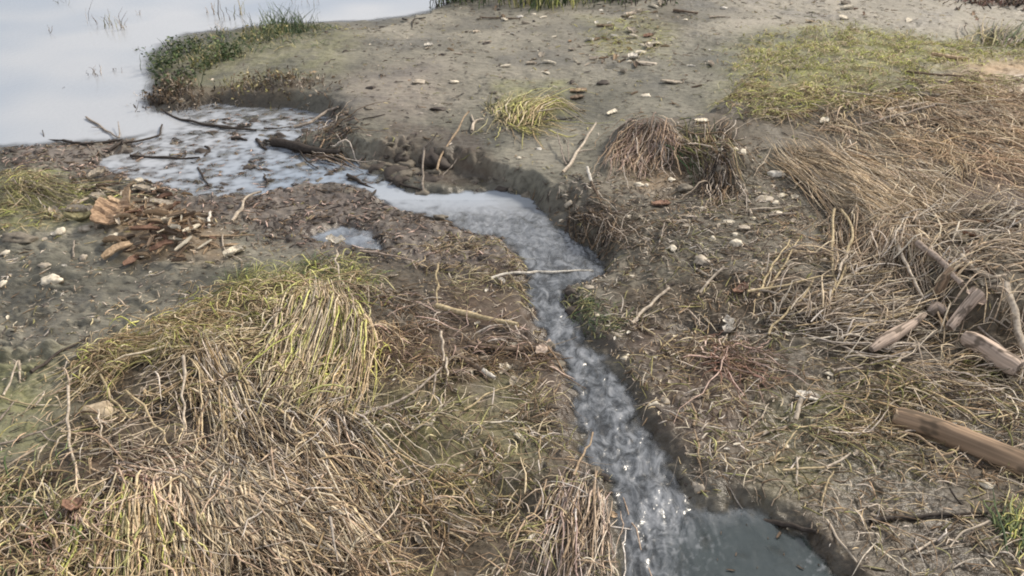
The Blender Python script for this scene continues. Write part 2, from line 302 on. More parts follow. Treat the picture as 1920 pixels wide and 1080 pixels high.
def build_water():
    wm = water_mat(); ys0 = 3.30
    y = np.concatenate([ys0*np.exp(np.linspace(0, math.log(11/ys0), 420)), 11+1.35**np.arange(1, 17)]); u = np.linspace(-1, 1, 700)
    u = np.sign(u)*(np.abs(u)+60*np.clip(np.abs(u)-.8, 0, 1)**1.5)
    U, Y = np.meshgrid(u, y, indexing='ij'); X = U*(.8+.72*Y); Z = .0006*fbm(X, Y, .3, 2, 5)
    V = np.stack([X, Y, Z], -1).reshape(-1, 3); cov = .25+.75*sm(.0, .016, (Z-hz(X, Y))); cov = np.where((np.abs(X) > 6.8) | (Y > 12), 1, cov).ravel()
    o = obj('lake_water', np_mesh('lake_water', V, grid_q(*X.shape), wm, attrs=dict(still=np.ones(len(V)), foam=np.zeros(len(V)), calm=np.zeros(len(V)), cover=cov)))
    tag(o, 'calm pale blue lake water', kind='structure')
    xs = np.arange(-1.6, 1.5, .005); ys = np.arange(.85, ys0+.0001, .005); X, Y = np.meshgrid(xs, ys, indexing='ij')
    st = np.minimum(sdf(STREAM, X, Y), np.minimum(sdf(PUD, X, Y), sdf(BRAID, X, Y))); s1 = sdf(STREAM, X, Y)
    sx = fbm(X, Y, .15, 3, 9); n = fbm(X*1.7+.05*sx, Y*.8, .07, 3, 13); n2 = fbm(X*1.5, Y, .022, 2, 15)
    cx, cy = on_plane(1440, 1060); calm = sm(.24, .10, np.hypot((X-cx)*.8, (Y-cy)))
    amp = (1-.65*calm)*sm(ys0, 3.05, Y)
    Z = wlevel(X, Y)+.0075*n*amp+.0026*n2*amp
    fo = np.zeros(X.shape)
    for (px, py, r, a) in [(1250, 965, .04, .8), (1235, 940, .03, .7), (1190, 890, .04, .5), (1215, 1000, .05, .5), (1150, 850, .05, .4), (1130, 760, .06, .3), (1100, 700, .05, .3), (1090, 500, .06, .3), (1030, 560, .05, .3), (1310, 1010, .05, .4), (1530, 1060, .03, .7), (1250, 1040, .1, .3)]:
        fx, fy = on_plane(px, py); fo += a*np.exp(-((X-fx)**2+(Y-fy)**2)/r**2)
    streak = sm(.22, .5, fbm(X*1.6, Y*.7, .03, 3, 23))
    fo = .6*np.clip(fo, 0, 1.2)*sm(.12, .42, fbm(X*2.0, Y*.9, .02, 3, 19)+.05)+.05*streak*amp
    Z += .003*np.clip(fo, 0, 1)
    Q = grid_q(*X.shape)[(st < .12)[:-1, :-1].ravel()]; V = np.stack([X, Y, Z], -1).reshape(-1, 3)
    used = np.unique(Q); re = np.full(len(V), -1); re[used] = np.arange(len(used)); g = lambda a: a.ravel()[used]
    me = np_mesh('stream_water', V[used], re[Q], wm, attrs=dict(foam=np.clip(g(fo), 0, 1)*.9, still=np.maximum(.2*sm(2.5, 3, g(Y))+.8*sm(3.08, 3.29, g(Y)), .8*sm(.05, 0, g(sdf(PUD, X, Y)))), calm=g(calm), cover=.12+.80*sm(0, .026, g(Z-hz(X, Y)))))
    tag(obj('stream_water', me), 'shallow rippling stream water running through mud', kind='structure')
build_water()
# ------------------------------------------------------------------ fibres: straw, blades, stems
def fibre_mat(name, rough=.85, spec=.12, sc_=120):
    m, t, b = mat_new(name); L = t.links.new; tc = t.nodes.new('ShaderNodeTexCoord').outputs['Object']
    n = N(t, 'ShaderNodeTexNoise', Scale=sc_, Detail=3); L(tc, n.inputs['Vector']); r = ramp(t, [(.3, (.55, .52, .50)), (.6, (1.1, 1.1, 1.1))]); L(n.outputs['Fac'], r.inputs[0])
    c = mixc(t, 1.0, attr(t, 'tint').outputs['Color'], r.outputs[0], 'MULTIPLY'); L(c, b.inputs['Base Color'])
    b.inputs['Roughness'].default_value = rough; b.inputs['Specular IOR Level'].default_value = spec
    return m
M_STRAW = fibre_mat('dry_straw'); M_LEAF = fibre_mat('green_blade', .7, .2); M_WOOD = fibre_mat('weathered_wood', .75, .2, 90); M_STONE = fibre_mat('pale_stone', .7, .3, 60)
PAL = dict(bright=[(.72, .62, .43), (.70, .58, .39), (.64, .52, .34), (.54, .42, .27)],
    
    straw=[(.60, .50, .32), (.52, .42, .25), (.64, .56, .40), (.40, .31, .18), (.28, .21, .12)],
    grey=[(.46, .40, .32), (.36, .31, .24), (.56, .50, .41), (.24, .20, .15), (.15, .12, .09)],
    pale=[(.62, .55, .42), (.52, .45, .34), (.44, .36, .26), (.36, .29, .21)],
    brown=[(.22, .16, .10), (.15, .11, .07), (.30, .22, .14), (.10, .075, .05)],
    olive=[(.30, .28, .12), (.22, .22, .09), (.38, .34, .17), (.16, .15, .07), (.44, .38, .22)],
    yg=[(.48, .49, .15), (.58, .56, .22), (.38, .41, .12), (.64, .59, .32)],
    green=[(.09, .13, .055), (.13, .17, .075), (.07, .10, .05), (.20, .22, .11)],
    dkgreen=[(.045, .08, .035), (.07, .11, .05), (.04, .055, .03), (.10, .13, .07)],
    red=[(.34, .21, .16), (.26, .15, .11), (.42, .30, .24), (.20, .12, .09)],
    tan=[(.60, .46, .31), (.52, .39, .27), (.64, .53, .38), (.34, .25, .17)],
    pink=[(.48, .36, .29), (.38, .28, .23), (.55, .44, .36), (.26, .19, .15)],
    dark=[(.06, .05, .045), (.09, .075, .065), (.045, .04, .035), (.13, .11, .095)])
def cols(pal, n):
    ps = pal if isinstance(pal, (list, tuple)) else [pal]; C = np.array(sum([PAL[p] for p in ps], [])); c = C[rng.integers(0, len(C), n)]
    c = c*1.14*np.clip(np.exp(rng.normal(0, .34, (n, 1))), .35, 1.35); return c*np.minimum(1, .70/c.max(1, keepdims=True))
def strand_mesh(name, C, rad, tint, mat, sides=4, flat=.4, var=.45):
    """C (n,K,3) centre lines, rad (n,), tint (n,3)"""
    n, K, _ = C.shape; T = np.gradient(C, axis=1); T /= np.linalg.norm(T, axis=2, keepdims=True)+1e-9
    S = np.cross(T, [0, 0, 1.0]); S /= np.linalg.norm(S, axis=2, keepdims=True)+1e-6; U = np.cross(S, T)
    tw = rng.normal(0, .7, n); rad = np.minimum(rad*np.exp(rng.normal(0, .15, n))*1.12, np.median(rad)*1.9); k = np.linspace(0, 1, K); prof = np.clip(1.05-.75*k**1.6, 0, 1)*np.minimum(1, .55+k*6)
    a = np.arange(sides)*2*np.pi/sides; r = rad[:, None]*prof[None]
    ang = a[None, :]+0*tw[:, None]; ct, sn = np.cos(tw)[:, None, None], np.sin(tw)[:, None, None]; S, U = S*ct+U*sn, U*ct-S*sn
    V = C[:, :, None, :]+r[:, :, None, None]*(np.cos(ang)[:, None, :, None]*S[:, :, None, :]+flat*np.sin(ang)[:, None, :, None]*U[:, :, None, :])
    rx, ry = C[:, 0, 0], C[:, 0, 1]; b1 = fbm(rx, ry, .30, 3, 611); b2 = fbm(rx, ry, .45, 2, 612)
    tint = tint*np.exp(var*b1)[:, None]*np.stack([1+.08*b2, 1+0*b2, 1.06-.12*b2], 1)
    V = V.reshape(-1, 3); i = np.arange(n*K*sides).reshape(n, K, sides); j = np.roll(i, -1, 2)
    Q = np.stack([i[:, :-1], j[:, :-1], j[:, 1:], i[:, 1:]], -1).reshape(-1, 4)
    sh = rng.normal(0, .10, (n, K)).cumsum(1)*.5; cc = np.repeat((tint[:, None, :]*np.exp(sh)[:, :, None])[:, :, None, :], sides, 2).reshape(-1, 3)
    return np_mesh(name, V, Q, mat, cols=cc*np.minimum(1, .74/cc.max(1, keepdims=True)))
def in_poly(pts, n, patch=0.0, fade=.06):
    """random spots over the ground the outline covers, thinning at its edge and clustered into patches"""
    out = np.zeros((0, 2)); W = poly(pts); lo, hi = W.min(0)-.15, W.max(0)+.15; k = 0
    while len(out) < n and k < 80:
        q = lo+rng.random((n*2, 2))*(hi-lo); s = sdf(W, q[:, 0], q[:, 1])+.10*fbm(q[:, 0], q[:, 1], .18, 3, 404)
        pr = sm(fade, -fade, s)*((1-patch)+patch*sm(-.10, .22, fbm(q[:, 0], q[:, 1]*1.2, .15, 3, 405)))
        st = np.minimum(sdf(STREAM, q[:, 0], q[:, 1]), sdf(LAKE, q[:, 0], q[:, 1])); pr = pr*(st > -.005)
        out = np.vstack([out, q[rng.random(len(q)) < pr]]); k += 1
    return out[:n]
def heading(px, py, deg):           # picture direction (deg, counter-clockwise from right) as a ground heading
    d = 12; ax, ay = on_plane(px, py); bx, by = on_plane(px+d*math.cos(R(deg)), py-d*math.sin(R(deg))); return math.atan2(by-ay, bx-ax)
def lay(xy, th, ln, lift, curl=.25, K=7, base_h=.003, thick=.02, kink=.5):
    """strands lying on the ground from xy, heading th"""
    n = len(xy); P = np.zeros((n, K, 3)); p = xy.copy(); a = th.copy(); st = (ln/(K-1)); ca = rng.normal(0, curl, n); kk = rng.integers(1, K, n); ka = np.where(rng.random(n) < kink, rng.normal(0, .9, n), 0)
    P[:, 0, :2] = p
    for k in range(1, K):
        a = a+ca/(K-1)*2+rng.normal(0, curl*.22, n)+ka*(kk == k); p = p+np.stack([np.cos(a), np.sin(a)], 1)*st[:, None]; P[:, k, :2] = p
    t = np.linspace(0, 1, K)[None]; g = hz(P[:, :, 0], P[:, :, 1])
    g = .5*g+.5*g.mean(1, keepdims=True); g = np.maximum(g, hz(P[:, :, 0], P[:, :, 1]))
    P[:, :, 2] = g+base_h+(rng.random(n)**1.5*thick)[:, None]+(lift*rng.random(n))[:, None]*np.sin(np.pi*np.clip(t*(.7+.5*rng.random((n, 1))), 0, 1))
    return P
def mat_zone(name, label, pts, n, ln, rad, pal, deg=None, dj=.5, lift=.02, curl=.25, thick=.02, mat=None, K=7, patch=.75, fade=.07, kink=.5):
    n = int(n*(.48 if name == 'matted_straw' else .8)); rad = rad*(1.15 if name == 'matted_straw' else 1); xy = in_poly(pts, n, patch, fade); n = len(xy)
    if deg is None: th = rng.random(n)*6.283
    else:
        cx, cy = np.mean(pts, 0); th = heading(cx, cy, deg)+rng.normal(0, dj, n)+1.5*fbm(xy[:, 0], xy[:, 1], .25, 2, 44)
    L_ = ln*np.exp(rng.normal(0, .4, n)); C = lay(xy, th, L_, lift, curl, K, thick=thick, kink=kink)
    o = obj(name, strand_mesh(name, C, rad*np.exp(rng.normal(0, .3, n)), cols(pal, n), mat or M_STRAW)); return tag(o, label, kind='stuff')
def resample(P, K):
    d = np.r_[0, np.cumsum(np.linalg.norm(np.diff(P, axis=0), axis=1))]; t = np.linspace(0, d[-1], K); return np.stack([np.interp(t, d, P[:, k]) for k in range(3)], 1)
def wisp(guide, n, spread, up=(.03, .05, .02), frac=(.45, 1.0), wig=.004, K=9):
    """n strands following a traced line; up = heights along it"""
    g = np.array(guide, float); G0 = at(g[:, 0], g[:, 1]); h = .38*np.interp(np.linspace(0, 1, len(g)), np.linspace(0, 1, len(up)), up)
    G = at(g[:, 0], g[:, 1], 0); G[:, 2] = hz(G[:, 0], G[:, 1])+h; G = resample(G, 40)
    f = frac[0]+(frac[1]-frac[0])*rng.random(n); s0 = rng.random(n)*(1-f); C = np.zeros((n, K, 3)); tt = np.linspace(0, 1, 40)
    off = rng.normal(0, 1, (n, 2))*spread; off2 = off*(.5+rng.random((n, 1)))+rng.normal(0, .4, (n, 2))*spread
    for k in range(3):
        q = s0[:, None]+f[:, None]*np.linspace(0, 1, K)[None]; C[:, :, k] = np.interp(q.ravel(), tt, G[:, k]).reshape(n, K)
    t = np.linspace(0, 1, K)[None, :, None]; off2 = off2*1.3+rng.normal(0, 1.6, (n, 2))*spread*(rng.random((n, 1)) < .4); C[:, :, :2] += off[:, None]*(1-t)+off2[:, None]*t+rng.normal(0, wig*1.1, (n, K, 2)).cumsum(1)*.9+np.clip(np.linspace(0, 1, K)[None, :, None]-rng.random((n, 1, 1)), 0, 1)*rng.normal(0, .07, (n, 1, 2))*(rng.random((n, 1, 1)) < .4)
    hh = rng.random((n, 1))**.7; gz = hz(C[:, :, 0], C[:, :, 1]); ht = np.maximum(C[:, :, 2]-np.interp(q.ravel(), tt, hz(G[:, 0], G[:, 1])).reshape(n, K), 0)
    C[:, :, 2] = gz+.004+ht*hh*1.2+np.abs(rng.normal(0, .004, (n, K)))
    return C
def wisps(name, label, guides, rad, pal, cat=None, kind=None, mat=None, group=None):
    Cs = np.concatenate([wisp(g[0], int(g[1]*.78), g[2]*1.4, **(g[3] if len(g) > 3 else {})) for g in guides]); n = len(Cs); rad *= 1.12
    o = obj(name, strand_mesh(name, Cs, rad*np.exp(rng.normal(0, .3, n)), cols(pal, n), mat or M_STRAW, var=.12)); return tag(o, label, cat, group, kind)

# ---- loose straw mats nobody could count
mat_zone('matted_straw', 'matted brown straw in the near left corner', [(-200, 930), (150, 900), (420, 860), (640, 840), (760, 930), (900, 1040), (900, 1300), (-300, 1300)], 3000, .12, .0018, ['brown', 'brown', 'tan', 'grey', 'straw'], -50, .55, .025, .3, .018, patch=.9)
mat_zone('matted_straw', 'tangled grey straw between the pale tussock and the stream', [(560, 760), (700, 700), (860, 690), (1000, 720), (1050, 860), (1110, 960), (1130, 1090), (1100, 1250), (780, 1250), (640, 900)], 3000, .075, .0013, ['olive', 'grey', 'brown', 'straw'], 25, 1.1, .02, .5, .015, patch=.9)
mat_zone('matted_straw', 'dark root mat above the stream bend', [(640, 560), (760, 560), (860, 620), (960, 640), (1010, 700), (900, 740), (720, 720), (650, 660)], 1200, .08, .0015, ['brown', 'grey', 'brown', 'pink'], -20, .8, .025, .3, .02)
mat_zone('matted_straw', 'fine tan straw on the stream edge behind the fallen sticks', [(780, 480), (900, 455), (980, 490), (990, 560), (960, 590), (840, 570), (770, 520)], 800, .06, .0011, ['straw', 'olive', 'brown'], 10, .9, .015, .4, .012)
mat_zone('matted_straw', 'brown straw below the left wisps', [(130, 700), (300, 660), (420, 700), (560, 760), (520, 850), (380, 840), (200, 860), (120, 800)], 800, .08, .0014, ['brown', 'grey', 'olive', 'straw'], -35, .9, .02, .4, .02)
mat_zone('matted_straw', 'brown and gold straw heaped along the upper edge of the left mat', [(140, 700), (240, 640), (350, 590), (520, 550), (540, 600), (520, 640), (420, 680), (300, 700), (180, 750)], 1900, .08, .0014, ['straw', 'olive', 'brown', 'straw', 'yg'], -25, .9, .035, .45, .03)
mat_zone('matted_straw', 'fine green brown turf at the near left edge', [(-200, 900), (120, 920), (200, 1000), (190, 1250), (-300, 1250)], 1800, .07, .0011, ['olive', 'olive', 'straw', 'green'], 60, .8, .04, .3, .02)
mat_zone('matted_straw', 'dry straw sheet covering the right bank top', [(1450, 290), (1560, 270), (1750, 240), (1950, 250), (2300, 260), (2400, 390), (1950, 390), (1790, 400), (1720, 440), (1690, 470), (1620, 400), (1540, 340)], 6500, .16, .0016, ['tan', 'bright', 'pale', 'brown', 'straw', 'bright'], -36, .30, .035, .22, .02, kink=.15, patch=.85)
mat_zone('matted_straw', 'tangled straw and roots around the driftwood pile', [(1420, 540), (1560, 500), (1740, 480), (1950, 520), (2200, 560), (2200, 800), (1900, 760), (1700, 730), (1600, 700), (1520, 650), (1440, 610)], 2600, .13, .0018, ['grey', 'pale', 'bright', 'pale'], 8, .5, .04, .25, .03, patch=.9)
mat_zone('matted_straw', 'wavy straw swept against the big log', [(1640, 690), (1760, 700), (1920, 720), (2300, 780), (2300, 900), (1920, 830), (1760, 760), (1560, 830), (1500, 780)], 2000, .12, .0015, ['grey', 'straw', 'olive', 'brown'], -10, .5, .02, .45, .02)
mat_zone('matted_straw', 'short broken straw strewn over the right mud flat', [(1180, 700), (1300, 620), (1480, 640), (1640, 740), (1920, 860), (2300, 950), (2300, 1300), (1700, 1250), (1560, 1010), (1440, 930), (1300, 900), (1230, 800)], 5200, .055, .0012, ['grey', 'straw', 'olive', 'brown', 'brown', 'pale'], 5, 1.0, .012, .25, .008, kink=.6, patch=.6)
mat_zone('matted_straw', 'thin dark straw on the slope below the right bank', [(1120, 560), (1180, 480), (1320, 420), (1480, 420), (1600, 520), (1560, 620), (1420, 640), (1250, 660), (1130, 640)], 1600, .05, .0012, ['brown', 'grey', 'olive', 'pale'], 15, 1.0, .012, .25, .006, kink=.6)
mat_zone('matted_straw', 'loose pale straw fallen around the pale tussock', [(470, 560), (620, 520), (720, 560), (720, 740), (600, 800), (500, 740), (420, 640)], 1300, .08, .0017, ['bright', 'straw', 'yg', 'brown'], -60, 1.1, .04, .3, .03)
mat_zone('matted_straw', 'loose straw between the left wisps and the near corner', [(100, 760), (380, 760), (520, 820), (760, 860), (700, 960), (300, 940), (80, 900)], 420, .11, .0017, ['bright', 'pale', 'tan'], -50, 1.0, .03, .25, .02)
# ---- low green growth
G_UP = dict(mat=M_LEAF)
mat_zone('low_grass', 'yellow green grass spread over the far right mud', [(1370, 160), (1430, 110), (1560, 85), (1740, 115), (1930, 120), (2200, 140), (2200, 190), (1800, 180), (1730, 215), (1640, 250), (1500, 270), (1390, 260)], 8500, .045, .0019, ['yg', 'yg', 'yg', 'straw', 'olive', 'bright'], 60, 1.2, .025, .4, .008, M_LEAF, 6, .9, .16)
mat_zone('low_grass', 'thin olive grass at the edge of the right bank straw', [(1340, 240), (1400, 230), (1640, 245), (1800, 215), (1900, 230), (1800, 270), (1560, 290), (1440, 300), (1370, 290)], 2400, .07, .0018, ['olive', 'straw', 'brown', 'yg'], -20, .9, .02, .35, .012, M_LEAF, 6)
mat_zone('low_grass', 'sparse green growth by the far litter line', [(1090, 90), (1200, 60), (1260, 110), (1240, 150), (1130, 150)], 350, .05, .0018, ['olive', 'yg'], 60, 1.2, .02, .3, .01, M_LEAF, 6)
mat_zone('low_grass', 'yellow green grass at the left edge beyond the mud', [(-200, 350), (40, 335), (160, 360), (240, 395), (160, 430), (60, 440), (-200, 460)], 1500, .06, .0015, ['olive', 'yg', 'brown', 'straw'], -10, .9, .02, .3, .012, M_LEAF, 6)
mat_zone('low_grass', 'mossy green sprigs behind the pale tussock', [(430, 540), (560, 505), (680, 510), (720, 545), (640, 560), (520, 575), (440, 585)], 1100, .05, .0013, ['olive', 'green', 'yg'], 60, 1.2, .02, .3, .012, M_LEAF, 6)
mat_zone('low_grass', 'green grass over the far end of the lake spit', [(330, 90), (440, 65), (560, 52), (640, 70), (600, 120), (470, 130), (360, 130)], 800, .06, .002, ['green', 'olive', 'dkgreen'], 80, 1.0, .04, .3, .015, M_LEAF, 6)
mat_zone('low_grass', 'green algae strands on the stream bank bend', [(1080, 570), (1130, 575), (1160, 640), (1120, 650), (1085, 610)], 260, .04, .0012, ['green', 'olive', 'dkgreen'], 30, 1.0, .01, .4, .006, M_LEAF, 6)

# ---- tussocks and wisps one can point to
T = 'grass tussock'
wisps('grass_tussock', 'large pale yellow tussock drooping over the left mat above its bare patch', [
    ([(560, 548), (546, 600), (534, 650), (528, 720)], 110, .018, dict(up=(.05, .09, .05, .02))), ([(590, 542), (588, 600), (562, 670), (532, 745)], 150, .02, dict(up=(.06, .11, .07, .02))),
    ([(615, 545), (628, 600), (604, 680), (560, 765)], 150, .02, dict(up=(.06, .11, .07, .02))), ([(640, 560), (664, 605), (640, 680), (590, 775)], 110, .018, dict(up=(.05, .09, .06, .02))),
    ([(655, 580), (682, 640), (664, 720), (622, 800)], 90, .02, dict(up=(.04, .07, .05, .02)))], .0018, ['yg', 'bright', 'pale', 'straw', 'bright'], T)
wisps('grass_tussock', 'gold straw wisps swept left from the pale tussock', [
    ([(530, 600), (455, 618), (380, 610), (330, 640)], 120, .02, {}), ([(515, 628), (430, 640), (345, 655), (280, 700)], 110, .02, {}),
    ([(410, 618), (310, 645), (210, 665), (145, 710)], 110, .022, {}), ([(340, 640), (270, 655), (195, 690), (140, 745)], 90, .02, {})], .0017, ['bright', 'straw', 'straw', 'olive'], T)
wisps('grass_tussock', 'straw bundle falling from the left mat crest toward the near corner', [
    ([(350, 600), (395, 645), (420, 705), (452, 800)], 100, .018, {}), ([(395, 640), (425, 700), (440, 780), (458, 880)], 70, .018, {}), ([(360, 690), (400, 745), (432, 810), (450, 880)], 60, .02, {})], .0017, ['straw', 'grey', 'straw'], T)
wisps('grass_tussock', 'bright tan straw fan spreading down to the near edge', [
    ([(300, 880), (282, 950), (290, 1010), (280, 1110)], 110, .022, {}), ([(315, 875), (372, 935), (398, 1000), (400, 1110)], 150, .024, {}), ([(340, 870), (440, 925), (520, 985), (560, 1110)], 150, .026, {}),
    ([(440, 885), (462, 960), (530, 1020), (660, 1050)], 120, .022, {}), ([(450, 880), (545, 930), (625, 965), (725, 1110)], 120, .022, {})], .0019, ['bright', 'tan', 'bright', 'straw'], T)
wisps('grass_tussock', 'long straw streaks combed diagonally across the left mat', [
    ([(460, 760), (560, 825), (640, 915), (700, 1000)], 110, .03, {}), ([(560, 775), (645, 830), (705, 905), (760, 1000)], 90, .03, {}), ([(430, 800), (520, 870), (600, 930), (690, 960)], 80, .03, {})], .0015, ['grey', 'straw', 'brown'], T)
wisps('grass_tussock', 'green and straw blades standing at the near left edge', [
    ([(245, 900), (225, 960), (210, 1020), (200, 1110)], 70, .022, {}), ([(330, 960), (320, 1010), (325, 1060), (330, 1120)], 60, .02, {}), ([(200, 930), (170, 1000), (160, 1060), (150, 1120)], 40, .02, {})], .0019, ['yg', 'olive', 'straw'], T, mat=M_LEAF)
wisps('grass_tussock', 'reddish upright stems beside the near stretch of the stream', [
    ([(1100, 880), (1080, 950), (1065, 1020), (1050, 1110)], 36, .03, {}), ([(1075, 900), (1055, 960), (1045, 1010), (1030, 1080)], 50, .02, {}), ([(1130, 930), (1120, 990), (1105, 1040), (1090, 1110)], 40, .014, {})], .0016, ['pink', 'tan', 'grey', 'brown', 'tan'], T)
wisps('grass_tussock', 'bright yellow green tussock alone on the far mud bank', [
    ([(945, 232), (950, 205), (975, 190), (1010, 196)], 140, .035, dict(up=(.01, .025, .03, .015), frac=(.25, .6))), ([(975, 235), (985, 208), (1012, 195), (1048, 212)], 140, .035, dict(up=(.02, .06, .06, .02))), ([(960, 215), (985, 235), (1020, 245), (1045, 238)], 140, .04, dict(up=(.02, .02, .01), frac=(.25, .6)))], .0021, ['olive', 'yg', 'olive', 'straw'], T, mat=M_LEAF)
wisps('grass_tussock', 'curly tan straw clump hanging over the eroded bank hollow', [
    ([(1215, 245), (1185, 262), (1165, 290), (1160, 325)], 130, .020, dict(up=(.05, .07, .04, .01), wig=.009)), ([(1225, 245), (1220, 270), (1205, 295), (1200, 330)], 130, .020, dict(up=(.05, .07, .04, .01), wig=.009)),
    ([(1230, 248), (1255, 262), (1262, 285), (1245, 305)], 100, .016, dict(up=(.05, .07, .04, .01), wig=.009))], .0017, ['tan', 'pink', 'tan', 'grey', 'brown'], T)
wisps('grass_tussock', 'olive grass cap on the overhanging mound right of the hollow', [
    ([(1250, 275), (1290, 285), (1325, 300), (1345, 330)], 90, .022, {}), ([(1270, 262), (1310, 275), (1340, 290), (1375, 300)], 90, .03, {})], .0018, ['olive', 'brown', 'grey', 'dkgreen'], T)
wisps('root_tangle', 'grey root tangle dangling beside the overhanging mound', [
    ([(1345, 285), (1350, 310), (1335, 345), (1325, 385)], 60, .02, dict(wig=.008)), ([(1330, 300), (1352, 330), (1365, 350), (1370, 390)], 40, .02, dict(wig=.008)), ([(1370, 230), (1350, 260), (1345, 300)], 40, .025, dict(wig=.008))], .002, ['grey', 'brown', 'dark'], 'roots')
wisps('grass_tussock', 'pale straw stream pouring over the right bank crest', [
    ([(1465, 290), (1545, 335), (1630, 385), (1695, 420)], 380, .03, dict(up=(.03, .07, .07, .03), frac=(.35, .9))), ([(1500, 285), (1590, 330), (1670, 375), (1730, 430)], 300, .035, dict(up=(.03, .07, .07, .03), frac=(.35, .9))),
    ([(1560, 290), (1650, 320), (1720, 370), (1770, 420)], 240, .04, dict(frac=(.35, .9)))], .0016, ['bright', 'bright', 'pale'], T)
wisps('grass_tussock', 'tan straw curtain hanging below the right bank crest', [
    ([(1600, 380), (1588, 425), (1592, 470), (1612, 500)], 90, .03, {}), ([(1640, 395), (1620, 440), (1640, 480), (1680, 500)], 100, .03, {}), ([(1690, 400), (1672, 450), (1650, 500), (1640, 540)], 100, .03, {}), ([(1720, 430), (1700, 480), (1710, 530), (1740, 580)], 90, .03, {})], .0018, ['bright', 'tan', 'pale', 'brown'], T)
wisps('grass_tussock', 'grey straw sheaf lying flat beside the driftwood pile', [
    ([(1480, 600), (1560, 595), (1650, 590), (1740, 575)], 70, .03, {}), ([(1560, 570), (1620, 572), (1690, 560), (1740, 545)], 60, .03, {}), ([(1610, 610), (1670, 605), (1720, 590), (1760, 560)], 60, .025, {}), ([(1560, 640), (1640, 650), (1700, 630), (1740, 600)], 50, .03, {})], .0021, ['grey', 'pale', 'straw'], T)
wisps('grass_tussock', 'orange tan grass patch on the far right bank', [
    ([(1780, 250), (1860, 240), (1930, 260), (2000, 300)], 260, .10, dict(frac=(.2, .5))), ([(1790, 300), (1870, 310), (1940, 340), (2000, 380)], 200, .08, dict(frac=(.2, .5))), ([(1830, 200), (1900, 205), (1960, 220)], 160, .08, dict(frac=(.2, .6)))], .0018, ['bright', 'tan', 'tan'], 'grass patch')
wisps('grass_tussock', 'small grey green tuft on the far right mud', [([(1850, 85), (1862, 65), (1880, 52)], 60, .04, dict(up=(.01, .06, .12))), ([(1890, 88), (1905, 68), (1915, 56)], 70, .05, dict(up=(.01, .06, .12)))], .003, ['olive', 'grey', 'green'], T, mat=M_LEAF)
wisps('grass_tussock', 'small olive tuft with dark centre at the left shore', [([(20, 362), (40, 345), (62, 360), (80, 385)], 120, .04, dict(up=(.02, .06, .03, .01))), ([(60, 350), (100, 360), (150, 378)], 80, .04, {})], .0013, ['olive', 'olive', 'brown', 'grey'], T)
wisps('grass_tussock', 'green and tan sprig at the near right edge', [([(1890, 1010), (1900, 985), (1915, 965)], 60, .015, dict(up=(.0, .04, .06))), ([(1910, 1040), (1925, 1000), (1940, 970)], 60, .015, dict(up=(.0, .04, .06)))], .0018, ['green', 'yg', 'green'], T, mat=M_LEAF)
wisps('root_tangle', 'dark roots poking from the mud bank left of the curved reeds', [([(600, 250), (615, 235), (632, 225)], 30, .04, {}), ([(610, 270), (640, 262), (655, 275)], 30, .04, {}), ([(585, 296), (625, 302), (680, 322)], 25, .02, {})], .0022, ['dark', 'brown', 'grey'], 'roots')
wisps('root_tangle', 'fine roots and twigs at the foot of the right bank notch', [([(1080, 400), (1110, 420), (1150, 430), (1180, 450)], 90, .03, dict(wig=.009)), ([(1120, 470), (1140, 440), (1160, 420)], 50, .03, dict(wig=.009))], .0015, ['brown', 'dark', 'grey'], 'roots')
wisps('root_tangle', 'reddish rootlets on the right mud below the white curled flake', [([(1360, 660), (1380, 690), (1400, 720)], 70, .03, dict(wig=.009)), ([(1340, 680), (1390, 690), (1430, 680)], 50, .03, dict(wig=.009))], .0014, ['red', 'pink', 'brown'], 'roots')
wisps('root_tangle', 'pinkish red rootlets in the near left straw', [([(130, 960), (150, 990), (180, 1020)], 90, .02, dict(wig=.01)), ([(250, 890), (290, 905), (330, 900)], 50, .02, dict(wig=.01))], .0013, ['red', 'pink', 'tan'], 'roots')

